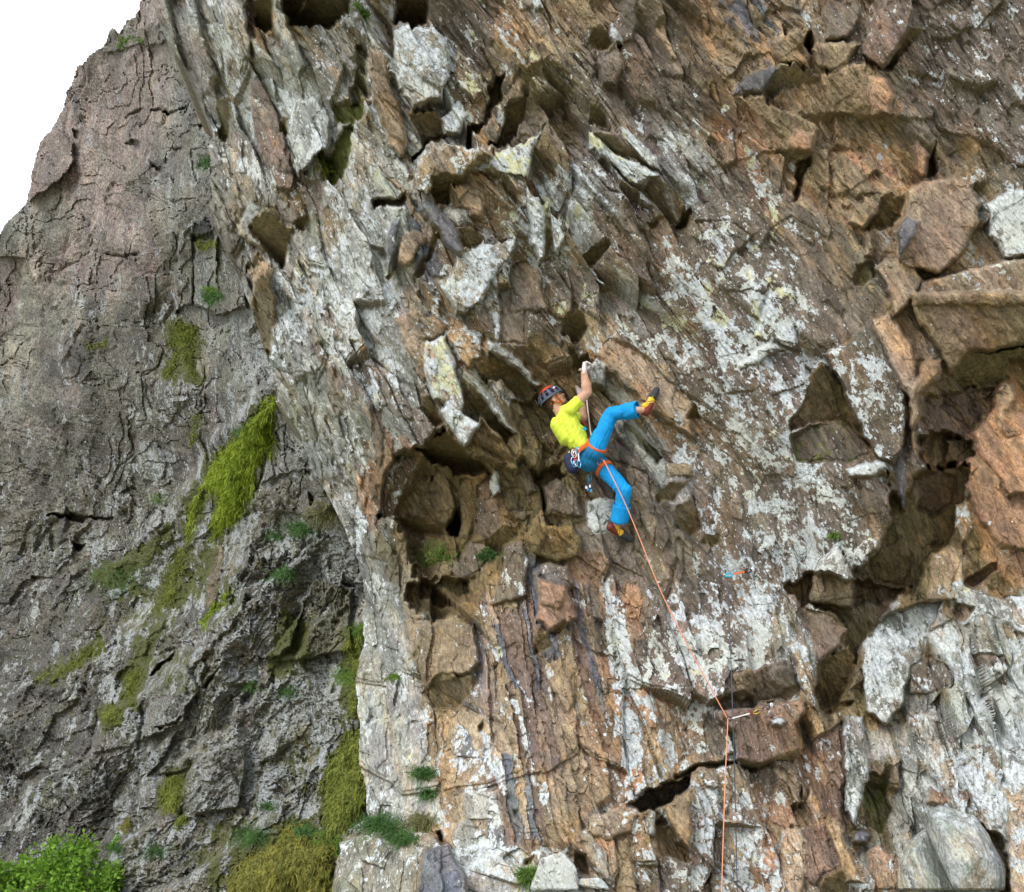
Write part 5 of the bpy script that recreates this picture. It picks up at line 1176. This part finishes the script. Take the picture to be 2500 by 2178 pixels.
M_HAIR = plain('short_brown_hair', (0.07, 0.045, 0.03), 0.9)
M_GREYC = plain('grey_cord', (0.13, 0.15, 0.19), 0.8)
def skin_mat():
    t = NT('tanned_skin'); co = objco(t); a = t.attr('chalk', 'Fac')
    c = t.mix(t.ramp(t.noise(co, 14, 4), 0.3, 0.7), (0.46, 0.25, 0.165), (0.60, 0.36, 0.25))
    c = t.mix(t.math('MULTIPLY', a, t.ramp(t.noise(co, 50, 3), 0.3, 0.6, 0.6, 1.0)), c, (0.70, 0.62, 0.64))
    t.b.inputs['Subsurface Weight'].default_value = 0.08; t.b.inputs['Subsurface Radius'].default_value = (0.01, 0.004, 0.002)
    return t.fin(c, 0.55)
M_SKIN = skin_mat()

YB = YW - 0.42                    # depth of the near (right) side of the body
def J(u, v, d): return at(u, v, YB + d)
PX = 1 / 255.0
climber = thing('person', tuple(J(1440, 1110, 0.1)), 'climber in lime T-shirt, azure trousers and grey helmet gripping the overhang, one foot high', 'person')
headc = J(1350, 972, 0.13)
FD = np.array([0.82, 0.05, 0.57]); CD = np.array([-0.57, 0.0, 0.82]); FD /= np.linalg.norm(FD); CD = CD - FD * (CD @ FD); CD /= np.linalg.norm(CD); SD = np.cross(CD, FD)
if SD[1] > 0: SD = -SD            # towards the camera
def hp(f, c, s=0.0): return headc + FD * f + CD * c + SD * s
neck0 = J(1357, 992, 0.14); neck1 = J(1372, 1010, 0.15)
rsh = J(1392, 1000, 0.0); rel = J(1434, 958, -0.06); rwr = J(1426, 913, YH - YB - 0.10)
rwr = at(1426, 913, YH - 0.09)
lsh = J(1388, 1018, 0.28); lel = J(1424, 1020, 0.36); lwr = at(1418, 962, YW - 0.10)
chest = J(1383, 1022, 0.14); waist = J(1407, 1075, 0.14); pelv = J(1440, 1116, 0.14)
rhip = J(1450, 1104, 0.05); rkn = J(1492, 1010, -0.02); rank = at(1556, 1001, YF - 0.10)
lhip = J(1462, 1132, 0.20); lkn = J(1524, 1198, 0.12); lank = at(1512, 1274, YL - 0.13)
rheel = at(1575, 1003, YF - 0.065); rtoe = at(1601, 956, YF - 0.045)
lheel = at(1494, 1286, YL - 0.10); ltoe = at(1533, 1313, YL - 0.045)
def lerp(a, b, t): return a * (1 - t) + b * t
prims = [ellip(hp(-0.005, 0.02), FD, SD, CD, 0.097, 0.076, 0.098), ball(hp(0.045, -0.035), hp(0.035, -0.075), 0.052, 0.036, 1.0),
         ball(hp(0.082, 0.0), hp(0.070, -0.05), 0.020, 0.026), ball(hp(0.088, -0.006), hp(0.112, -0.030), 0.009, 0.012), ball(hp(0.092, 0.018, 0.0), hp(0.075, 0.02, 0.03), 0.013, 0.012),
         ball(hp(0.092, -0.058), hp(0.09, -0.062), 0.013, 0.012), ball(hp(0.083, -0.085), hp(0.075, -0.09), 0.016, 0.016), ball(hp(0.0, -0.06, 0.03), hp(0.06, -0.088, 0.015), 0.03, 0.022),
         ball(neck0, neck1, 0.056, 0.064), ball(neck1, chest, 0.07, 0.10, 1.4), ball(chest, waist, 0.10, 0.08, 1.4), ball(waist, pelv, 0.08, 0.085, 1.3),
         ball(rsh, lerp(rsh, rel, 0.5), 0.064, 0.056), ball(lerp(rsh, rel, 0.4), rel, 0.057, 0.047), ball(rel, lerp(rel, rwr, 0.35), 0.047, 0.053), ball(lerp(rel, rwr, 0.35), rwr, 0.052, 0.033),
         ball(lsh, lel, 0.056, 0.045), ball(lel, lerp(lel, lwr, 0.35), 0.043, 0.045), ball(lerp(lel, lwr, 0.35), lwr, 0.044, 0.028),
         ball(rhip, rkn, 0.075, 0.052), ball(rkn, lerp(rkn, rank, 0.4), 0.05, 0.052), ball(lerp(rkn, rank, 0.4), rank, 0.05, 0.036), ball(rank, lerp(rank, rheel, 0.8), 0.036, 0.032), ball(lerp(rank, rheel, 0.9), rtoe, 0.03, 0.026),
         ball(lhip, lkn, 0.075, 0.052), ball(lkn, lerp(lkn, lank, 0.4), 0.05, 0.052), ball(lerp(lkn, lank, 0.4), lank, 0.05, 0.036), ball(lank, lerp(lank, lheel, 0.5), 0.036, 0.03), ball(lheel, ltoe, 0.03, 0.026)]
# right hand: palm, four fingers hooked over the edge of the hold, thumb on the near side
rk = at(1428, 889, YH - 0.07)     # knuckles
def hand(wr, kn, across, curl1, curl2, thumb1, thumb2, pr):
    for i, L in enumerate((0.9, 1.0, 0.96, 0.78)):
        o = across * (i - 1.5) * 0.0185
        prims.append(ball(wr + o * 0.45, kn + o, 0.029, 0.019))
        a = kn + o + curl1 * 0.036 * L; b = a + curl2 * 0.027 * L
        c = b + (curl2 - curl1 * 0.5) * 0.018 * L
        prims.append(ball(kn + o, a, 0.0118, 0.0102, n=12, m=6)); prims.append(ball(a, b, 0.0092, 0.0085, n=12, m=6)); prims.append(ball(b, c, 0.0085, 0.0078, n=12, m=6))
    prims.append(ball(lerp(wr, kn, 0.25) , thumb1, 0.018, 0.0125, n=12, m=6)); prims.append(ball(thumb1, thumb2, 0.012, 0.0095, n=12, m=6))
def unit(a): a = np.asarray(a, float); return a / np.linalg.norm(a)
hand(rwr, rk, unit([0.25, 0.95, 0.05]), unit([0.75, 0.25, 0.65]), unit([0.95, 0.2, -0.35]), at(1417, 902, YH - 0.13), at(1414, 904, YH - 0.10), 1)
lk = at(1414, 944, YW - 0.06)
hand(lwr, lk, unit([0.9, 0.3, 0.0]), unit([-0.1, 0.35, 0.95]), unit([0.1, 0.9, 0.3]), at(1411, 953, YW - 0.10), at(1409, 944, YW - 0.09), 1)
bv, bn, bf = fuse(prims, 0.0048, 5)
body = mesh_obj('body', bv, bf, M_SKIN, climber, smooth=True)
ch = np.maximum(sstep(0.15, 0.075, np.linalg.norm(bv - rk, axis=1)), sstep(0.15, 0.075, np.linalg.norm(bv - lk, axis=1)))
a_ = body.data.attributes.new('chalk', 'FLOAT', 'POINT'); a_.data.foreach_set('value', ch.astype(np.float32))
ear = fuse([ellip(hp(-0.018, -0.032, 0.078), FD, SD, CD, 0.019, 0.008, 0.032), ball(hp(-0.028, -0.02, 0.084), hp(-0.024, -0.05, 0.082), 0.008, 0.007), ball(hp(-0.028, -0.02, 0.084), hp(-0.008, -0.01, 0.084), 0.007, 0.006)], 0.003, 3)
part('ear', ear, M_SKIN, climber)
part('eye', ellip(hp(0.082, -0.008, 0.032), FD, SD, CD, 0.010, 0.010, 0.006, 12, 8), M_LINER, climber)
part('eyebrow', ball(hp(0.092, 0.012, 0.02), hp(0.078, 0.014, 0.045), 0.004, 0.003, n=8, m=4), M_HAIR, climber)
part('mouth', ball(hp(0.104, -0.060, 0.006), hp(0.088, -0.062, 0.026), 0.004, 0.003, n=8, m=4), M_RED, climber)
hairp = fuse([ellip(hp(-0.045, -0.008), FD, SD, CD, 0.062, 0.079, 0.062), ball(hp(-0.065, -0.04), hp(-0.06, -0.07), 0.045, 0.036)], 0.005, 3)
part('hair', hairp, M_HAIR, climber)
# T-shirt
def wrinkle(V, N, amp, ax, freq, seed):
    s = V @ np.asarray(ax); t = V @ np.cross(ax, [0.3, 0.9, 0.1])
    d = np.abs(fbm(s * freq, t * freq * 0.28, seed, 3)); return V - N * ((0.35 - d) * -amp)[:, None] * 1.0 - N * amp * 0.3
TD = unit(waist - neck1)
hem = lerp(waist, pelv, 0.46)
sv, sn, sf = fuse([ball(lerp(neck1, chest, 0.15), chest, 0.062, 0.118, 1.35), ball(chest, waist, 0.120, 0.112, 1.42), ball(waist, hem, 0.112, 0.108, 1.42), ball(J(1372, 1006, 0.14), rsh, 0.062, 0.072, 1.1), ball(neck1, lsh, 0.07, 0.07),
                   ball(rsh, lerp(rsh, rel, 0.42), 0.072, 0.068), ball(lsh, lerp(lsh, lel, 0.5), 0.07, 0.064), ball(J(1362, 1036, 0.14), J(1381, 1070, 0.14), 0.085, 0.08, 1.5), ball(J(1415, 1050, 0.12), J(1424, 1066, 0.12), 0.06, 0.05, 1.6)], 0.006, 8)
sv = wrinkle(sv, sn, 0.008, unit([0.86, 0.2, -0.5]), 30, 5); sv = wrinkle(sv, sn, 0.016, unit([0.86, 0.2, 0.5]), 16, 3)
part('t_shirt', (sv, sf), M_SHIRT, climber)
# lettering and blue print on the shirt front
def patch_bar(cu, cv, d, w, h, ang, mat, name):
    c = J(cu, cv, d); a = np.array([math.cos(ang), 0.3, math.sin(ang)]); b = np.array([-math.sin(ang), 0.0, math.cos(ang)]); V = []
    for q in (-0.006, 0.006):
        for (x, y) in ((-w, -h), (w, -h), (w, h), (-w, h)): V.append(c + a * x + b * y + np.array([0, q, 0]))
    F = [[0, 1, 2, 3], [7, 6, 5, 4], [0, 4, 5, 1], [1, 5, 6, 2], [2, 6, 7, 3], [3, 7, 4, 0]]
    return V, F
def join(L):
    V = []; F = []
    for v, f in L: b = len(V); V += list(v); F += [[i + b for i in q] for q in f]
    return V, F
lt = []
for i in range(3):
    cu, cv = 1421 + i * 4.0, 1028 + i * 3.4
    lt += [patch_bar(cu, cv, -0.055, 0.0022, 0.011, -0.75, M_DRED, ''), patch_bar(cu + 2.2, cv + 1.8, -0.055, 0.0022, 0.011, -0.75, M_DRED, '')]
    lt += [patch_bar(cu + 0.2, cv + 2.8, -0.055, 0.006, 0.0022, -0.75, M_DRED, '')]
part('lettering', join(lt), M_DRED, climber, smooth=False)
part('shirt_print', join([patch_bar(1427, 1047, -0.06, 0.016, 0.018, -0.9, M_TURQ, '')]), M_TURQ, climber, smooth=False)
# trousers
def cuff(a, b, r0, r1, name='trouser_cuff', sy=1.0, seed=1):
    ax = unit(b - a); s = unit(np.cross(ax, [0, 1, 0.01])); t = np.cross(ax, s); V = []; F = []; n = 40; m = 10
    for i in range(m + 1):
        for k in range(n):
            an = 2 * math.pi * k / n; f = i / m; r = r0 + (r1 - r0) * f; r *= 1 + 0.05 * math.sin(3 * an + seed) * f + 0.025 * math.sin(7 * an + 5 * f + seed)
            V.append(a + (b - a) * f + (s * math.cos(an) + t * math.sin(an)) * r + ax * 0.008 * math.sin(2 * an + seed) * f)
    for i in range(m):
        for k in range(n): F.append([i * n + k, i * n + (k + 1) % n, (i + 1) * n + (k + 1) % n, (i + 1) * n + k])
    o = part(name, (V, F), M_PANTS, climber); sm = o.modifiers.new('thickness', 'SOLIDIFY'); sm.thickness = 0.006; return o
cE = J(1475, 1170, 0.25)
pv, pn, pf = fuse([ball(lerp(waist, pelv, 0.45), pelv, 0.095, 0.112, 1.35), ball(pelv, J(1437, 1128, 0.14), 0.115, 0.105, 1.25), ball(rhip, lerp(rhip, rkn, 0.5), 0.108, 0.092), ball(lerp(rhip, rkn, 0.5), rkn, 0.092, 0.080),
                   ball(rkn, lerp(rkn, rank, 0.75), 0.080, 0.080), ball(pelv, lhip, 0.105, 0.100), ball(lhip, lerp(lhip, lkn, 0.5), 0.100, 0.092), ball(lerp(lhip, lkn, 0.5), lkn, 0.09, 0.080), ball(lkn, lerp(lkn, lank, 0.62), 0.080, 0.080)], 0.0065, 8)
pv = wrinkle(pv, pn, 0.012, unit([0.5, 0.2, 0.85]), 12, 9); pv = wrinkle(pv, pn, 0.012, unit([0.9, 0.1, -0.4]), 24, 12)
po = part('trousers', (pv, pf), M_PANTS, climber)
po.data.materials.append(M_SEAT)
pc = lerp(pelv, J(1437, 1128, 0.14), 0.7); cen = np.array([pv[f].mean(0) for f in pf])
dr = (cen - rhip) @ unit(rkn - rhip); dl = (cen - lhip) @ unit(lkn - lhip)
po.data.polygons.foreach_set('material_index', ((dr < 0.03) & (dl < 0.05)).astype(np.int32))
cuff(lerp(rkn, rank, 0.55), rank + unit(rank - rkn) * 0.0, 0.088, 0.086, seed=2)
cuff(lerp(lkn, lank, 0.45), lank + unit(lank - lkn) * -0.005, 0.090, 0.094, seed=4)
# shoes
def shoe(heel, toe, side, lbl):
    d = unit(toe - heel); L = np.linalg.norm(toe - heel)
    up = fuse([ball(heel + d * 0.005, lerp(heel, toe, 0.45), 0.038, 0.036, 0.9), ball(lerp(heel, toe, 0.4), lerp(heel, toe, 0.9), 0.036, 0.034), ball(lerp(heel, toe, 0.25), lerp(heel, toe, 0.2) - side * 0.03, 0.03, 0.033)], 0.004, 3)
    sh = part('shoe', up, M_YEL, climber, label=lbl)
    part('heel_rand', fuse([ball(heel + side * 0.008 - d * 0.006, lerp(heel, toe, 0.38) + side * 0.018, 0.046, 0.034, 1.0)], 0.004, 3), M_RED, sh)
    part('toe_rubber', fuse([ball(lerp(heel, toe, 0.72), toe + d * 0.022, 0.042, 0.032, 1.0)], 0.004, 3), M_RUB, sh)
    part('emblem', ellip(lerp(heel, toe, 0.66) + np.array([0, -0.041, 0]), [1, 0, 0], [0, 1, 0], [0, 0, 1], 0.008, 0.005, 0.008, 12, 8), M_YELM, sh)
    for k in (0.30, 0.42): part('lace', tube([lerp(heel, toe, k) - side * 0.035 + np.array([0, -0.015, 0]), lerp(heel, toe, k) + np.array([0, -0.038, 0]), lerp(heel, toe, k + 0.1) + side * 0.02 + np.array([0, -0.035, 0])], 0.003, 6), M_RUB, sh)
shoe(rheel, rtoe, unit([0.9, 0.3, -0.3]), 'yellow and red climbing shoe pointing up, toe smeared on the rock')
shoe(lheel, ltoe, unit([-0.5, 0.3, -0.8]), 'yellow and red climbing shoe hanging low, toe pointing down right')
# helmet
def dome(center, rf, rs_, rc, th0, th1, hole=None, n=72, m=36, keepf=None):
    V = []; F = []
    for i in range(m + 1):
        th = th0 + (th1 - th0) * i / m
        for k in range(n):
            ph = 2 * math.pi * k / n; x = math.sin(th) * math.cos(ph); y = math.sin(th) * math.sin(ph)
            V.append(center + FD * rf * x + SD * rs_ * y + CD * rc * math.cos(th))
    for i in range(m):
        for k in range(n):
            if hole and hole(th0 + (th1 - th0) * (i + .5) / m, 2 * math.pi * (k + .5) / n): continue
            F.append([i * n + k, i * n + (k + 1) % n, (i + 1) * n + (k + 1) % n, (i + 1) * n + k])
    return V, F
hc = hp(-0.012, 0.022)
def vents(th, ph):
    d = math.degrees(ph) % 30; t = math.degrees(th)
    return (49 < t < 64 and 8 < d < 23) or (68 < t < 88 and 8 < d < 23)
hel = thing_h = part('helmet', dome(hc, 0.138, 0.108, 0.112, math.radians(40), math.radians(98), vents), M_HELM, climber)
sm = hel.modifiers.new('thickness', 'SOLIDIFY'); sm.thickness = 0.010; sm.offset = -1
part('liner', dome(hc, 0.124, 0.095, 0.100, 0.0, math.radians(94)), M_LINER, hel)
hr = part('crown_panel', dome(hc, 0.140, 0.110, 0.115, 0.0, math.radians(47)), M_HRED, hel)
part('brim', tube([hc + FD * 0.138 * math.sin(math.radians(98)) * math.cos(a) + SD * 0.108 * math.sin(math.radians(98)) * math.sin(a) + CD * 0.112 * math.cos(math.radians(98)) for a in np.linspace(0, 2 * math.pi, 48, endpoint=False)], 0.007, 8, closed=True), M_HELM, hel)
q_ = hc + FD * 0.062 + SD * 0.093 + CD * 0.045
V_ = [q_ + FD * 0.014 + SD * 0.007, q_ + CD * 0.011 + SD * 0.007, q_ - FD * 0.014 + SD * 0.007, q_ - CD * 0.011 + SD * 0.007]; V_ += [v - SD * 0.014 for v in V_]
part('emblem', (V_, [[0, 1, 2, 3], [7, 6, 5, 4], [0, 4, 5, 1], [1, 5, 6, 2], [2, 6, 7, 3], [3, 7, 4, 0]]), M_WHITE, hel, smooth=False)
for pts in ([hp(0.035, -0.008, 0.080), hp(0.030, -0.05, 0.070), hp(0.045, -0.095, 0.035), hp(0.055, -0.110, 0.0)], [hp(-0.045, -0.02, 0.080), hp(-0.01, -0.07, 0.068), hp(0.03, -0.085, 0.052)], [hp(-0.06, -0.045, 0.06), hp(-0.08, -0.06, 0.0), hp(-0.06, -0.045, -0.06)]):
    part('chin_strap', tube(smooth_path(pts, 6), 0.0075, 6), M_ORANGE, hel)
# harness
har = part('harness', band(lerp(waist, pelv, 0.56), unit(pelv - waist), 0.112, 0.146, 0.050, 0.005), M_ORANGE, climber)
part('leg_loop', band(lerp(rhip, rkn, 0.16), unit(rkn - rhip + np.array([0.06, -0.34, 0])), 0.103, 0.110, 0.060, 0.006), M_ORANGE, har)
part('leg_loop', band(lerp(lhip, lkn, 0.22), unit(lkn - lhip + np.array([-0.02, -0.10, 0])), 0.096, 0.100, 0.055, 0.006), M_ORANGE, har)
part('belay_loop', band(J(1466, 1128, 0.02), [0.2, 1, 0.1], 0.03, 0.03, 0.015, 0.005, n=20), M_ORANGE, har)
part('gear_loop', tube(smooth_path([J(1398, 1092, -0.03), J(1403, 1104, -0.06), J(1413, 1108, -0.06), J(1422, 1100, -0.04)], 6), 0.005, 6), M_NAVY, har)

# things hanging from the harness
def ring_pts(c, a, b, ra, rb, n=18, pear=0.25):
    return [np.asarray(c) + a * math.cos(t) * ra + b * math.sin(t) * rb * (1 + pear * math.cos(t)) for t in np.linspace(0, 2 * math.pi, n, endpoint=False)]
def carabiner(c, a, b, mat, parent, ra=0.036, rb=0.017, r=0.004):
    o = part('carabiner', tube(ring_pts(c, unit(a), unit(b), ra, rb), r, 6, closed=True), mat, parent)
    p = ring_pts(c, unit(a), unit(b), ra, rb)
    part('gate', tube([p[3] + unit(b) * 0.001, p[8] + unit(b) * 0.001], r * 0.8, 6), M_STEEL, o)
    return o
def quickdraw(p0, p1, m0, ms, m1, label, w=0.013, r=0.004, group=None):
    d = unit(p1 - p0); root = thing('quickdraw', tuple(p0), label, 'quickdraw', group); L = np.linalg.norm(p1 - p0)
    b = unit(np.cross(d, [0, 1, 0])); 
    carabiner(p0 + d * 0.04, d, b, m0, root, r=r); carabiner(p1 - d * 0.04, -d, b, m1, root, r=r)
    a = p0 + d * 0.07; c = p1 - d * 0.07; V = []
    for t in (0, 0.33, 0.66, 1):
        q = lerp(a, c, t); ww = w * (1 - 0.3 * math.sin(math.pi * t))
        for (x, y) in ((-1, -1), (1, -1), (1, 1), (-1, 1)): V.append(q + b * ww * 0.5 * x + np.array([0, 0.003 * y, 0]))
    F = [[i * 4 + k, i * 4 + (k + 1) % 4, (i + 1) * 4 + (k + 1) % 4, (i + 1) * 4 + k] for i in range(3) for k in range(4)] + [[3, 2, 1, 0], [12, 13, 14, 15]]
    part('sling', (V, F), ms, root, smooth=False)
    return root
DRAWS = [((1400, 1096), (1398, 1134), M_STEEL, M_WHITE, M_STEEL, 'white-slung quickdraw hanging nearest the chalk bag on the harness'),
         ((1405, 1093), (1407, 1140), M_DRED, M_DRED, M_STEEL, 'red-slung quickdraw in the middle of the harness rack'),
         ((1410, 1090), (1415, 1143), M_BLUE, M_WHITE, M_BLUE, 'white-slung quickdraw with blue carabiners, frontmost on the harness'),
         ((1403, 1100), (1402, 1142), M_STEEL, M_DRED, M_BLUE, 'red-slung quickdraw with a blue lower carabiner, beside the chalk bag')]
for i, (a, b, m0, ms, m1, lb) in enumerate(DRAWS):
    quickdraw(J(a[0], a[1], -0.075 - 0.012 * i), J(b[0], b[1], -0.085 - 0.012 * i), m0, ms, m1, lb, w=0.018, r=0.0042, group='quickdraws racked on the harness')
cb = thing('chalk_bag', tuple(J(1396, 1131, 0.02)), 'rounded dark navy chalk bag with pale rim hanging at the small of the back', 'chalk bag')
part('bag', fuse([ball(J(1390, 1120, -0.02), J(1398, 1142, -0.02), 0.060, 0.062, 1.0)], 0.006, 4), M_NAVY, cb)
part('rim', tube([J(1384, 1115, 0.02) + np.array([0.012, 0, 0.02]) * 0 + unit([0.35, 0, 0.94]) * 0.055 * math.cos(t) + np.array([0, 1, 0]) * 0.055 * math.sin(t) + np.array([0.008, 0, 0]) for t in np.linspace(0, 2 * math.pi, 24, endpoint=False)], 0.008, 8, closed=True), plain('pale_olive_fleece', (0.42, 0.42, 0.2), 0.9), cb)
part('cord', tube([J(1388, 1108, 0.0), J(1395, 1098, -0.01), J(1402, 1094, -0.02)], 0.004, 6), M_NAVY, cb)
nt = thing('nut_rack', tuple(J(1440, 1160, 0.2)), 'bunch of wires and nuts dangling below the seat of the climber', 'climbing nuts')
rs = np.random.RandomState(3)
part('carabiner', tube(ring_pts(J(1440, 1166, 0.2), np.array([0, 0, 1.0]), np.array([1.0, 0, 0]), 0.035, 0.018), 0.004, 6, closed=True), M_BLUE, nt)
for i in range(6):
    u0 = 1438 + rs.uniform(-2, 4); u1 = 1437 + rs.uniform(-6, 7); vv = 1188 + rs.uniform(-8, 10)
    w = part('wire', tube([J(u0, 1170, 0.19 + 0.01 * i), J((u0 + u1) / 2 + 1, 1180, 0.19), J(u1, vv, 0.19 + 0.01 * i)], 0.0035, 6), (M_GREYC, M_BLACKM, M_BLUE)[i % 3], nt)
    c = J(u1, vv + 2, 0.19 + 0.01 * i); V_ = [c + np.array([x * 0.010, y * 0.007, z * 0.014]) for x in (-1, 1) for y in (-1, 1) for z in (-1, 1)]
    part('nut', (V_, [[0, 1, 3, 2], [4, 6, 7, 5], [0, 4, 5, 1], [2, 3, 7, 6], [0, 2, 6, 4], [1, 5, 7, 3]]), (M_STEEL, M_BLUE, M_BLACKM)[i % 3], w, smooth=False)

# ------------------------------------------------------------------ ropes and fixed draws
def rope_mat(name, c1, c2):
    t = NT(name); co = objco(t); w = t.n.new('ShaderNodeTexWave'); w.inputs['Scale'].default_value = 60; w.inputs['Distortion'].default_value = 2
    t.l.new(co, w.inputs['Vector']); return t.fin(t.mix(w.outputs[0], c1, c2), 0.7)
M_ROPE = rope_mat('orange_rope_sheath', (0.58, 0.17, 0.085), (0.78, 0.36, 0.22))
M_ROPEP = rope_mat('pale_rope_sheath', (0.50, 0.38, 0.36), (0.68, 0.58, 0.56))
M_ROPED = rope_mat('charcoal_rope_sheath', (0.035, 0.04, 0.055), (0.10, 0.11, 0.14))
ydraw = wall_y(1777, 1757, 4) - 0.16
RP = [(1472, 1124, YB + 0.0), (1503, 1180, YB + 0.02), (1531, 1239, YB + 0.06)] 
pts = [at(1474, 1124, YB - 0.02), at(1503, 1181, YB - 0.06), at(1531, 1240, YB - 0.04)]
n_ = [(1568, 1330), (1600, 1412), (1629, 1477), (1666, 1551), (1702, 1619), (1740, 1689), (1777, 1756)]
for i, (a, b) in enumerate(n_): pts.append(at(a, b, lerp(YB - 0.02, ydraw, (i + 1) / len(n_)) - 0.10 * math.sin(math.pi * (i + 1) / len(n_))))
# keep the rope in front of the rock
def clear(P, gap=0.03):
    out = []
    for p in P:
        d = p - CAM; dd = np.array([d @ FW, d[0], d @ UPV]); uu = CX + F_PX * dd[1] / dd[0]; vv = CY - F_PX * dd[2] / dd[0]
        y = min(p[1], wall_y(uu, vv, 5) - gap); out.append(at(uu, vv, y))
    return out
rp = thing('rope', tuple(pts[0]), 'orange climbing rope from the harness down through the lower draw to the bottom edge', 'rope')
part('strand', tube(smooth_path(clear(pts), 6), 0.0052, 8), M_ROPE, rp)
top = pts[-1]
part('strand', tube(smooth_path(clear([top, at(1774, 1830, ydraw - 0.02), at(1771, 1890, ydraw - 0.03), at(1766, 2040, ydraw - 0.06), at(1761, 2190, ydraw - 0.08), at(1757, 2300, ydraw - 0.1)]), 6), 0.0056, 8), M_ROPE, rp)
p2 = thing('rope', tuple(J(1433, 965, 0.2)), 'short pale strand of rope running up from the lap behind the near forearm', 'rope')
part('strand', tube([J(1430, 955, 0.14), J(1435, 1000, 0.16), J(1441, 1050, 0.12), J(1452, 1100, 0.0)], 0.0075, 8), M_ROPEP, p2)
yt = wall_y(1777, 1405, 4) - 0.12
dk = thing('rope', tuple(at(1777, 1405, yt)), 'dark charcoal rope hanging straight down from the turquoise carabiner', 'rope')
part('strand', tube(smooth_path(clear([at(1777, 1407, yt), at(1784, 1600, yt), at(1789, 1750, yt - 0.02), at(1795, 1950, yt - 0.04), at(1800, 2180, yt - 0.05), at(1803, 2300, yt - 0.05)], 0.05), 8), 0.0048, 8), M_ROPED, dk)
part('strand', tube(smooth_path(clear([at(1597, 1222, wall_y(1597, 1222)), at(1640, 1266, wall_y(1640, 1266)), at(1690, 1316, wall_y(1690, 1316)), at(1735, 1360, wall_y(1735, 1360)), at(1775, 1404, yt)], 0.03), 6), 0.0045, 8), M_ROPED, dk)
quickdraw(at(1770, 1406, yt), at(1836, 1392, wall_y(1836, 1392, 4) - 0.02), M_TURQ, M_ORANGE, M_BLACKM, 'quickdraw with turquoise carabiner and orange sling clipped high on the lichened face', w=0.02, r=0.008)
quickdraw(at(1772, 1758, ydraw - 0.005), at(1845, 1738, wall_y(1845, 1738, 4) - 0.03), M_BLACKM, M_WHITE, M_DRED, 'quickdraw with black carabiner and white sling on the brown block', w=0.014, r=0.005)
quickdraw(at(1838, 1742, wall_y(1838, 1742, 4) - 0.06), at(1880, 1724, wall_y(1880, 1724, 4) - 0.02), M_YELM, M_DRED, M_BLACKM, 'short red and yellow quickdraw lying on top of the brown block', w=0.022, r=0.004)
for (u_, v_, lb) in ((1838, 1391, 'small dark bolt hanger on the lichened face right of the turquoise draw'), (1884, 1722, 'small steel bolt hanger on top of the brown block')):
    bo = thing('bolt_hanger', tuple(at(u_, v_, wall_y(u_, v_, 3))), lb, 'bolt')
    c = at(u_, v_, wall_y(u_, v_, 3) - 0.01)
    part('plate', ellip(c, [1, 0, 0], [0, 1, 0], [0, 0, 1], 0.018, 0.004, 0.026, 12, 8), M_STEEL, bo); part('bolt', tube([c + np.array([0, 0.05, 0.008]), c + np.array([0, -0.02, 0.008])], 0.006, 8), M_STEEL, bo)
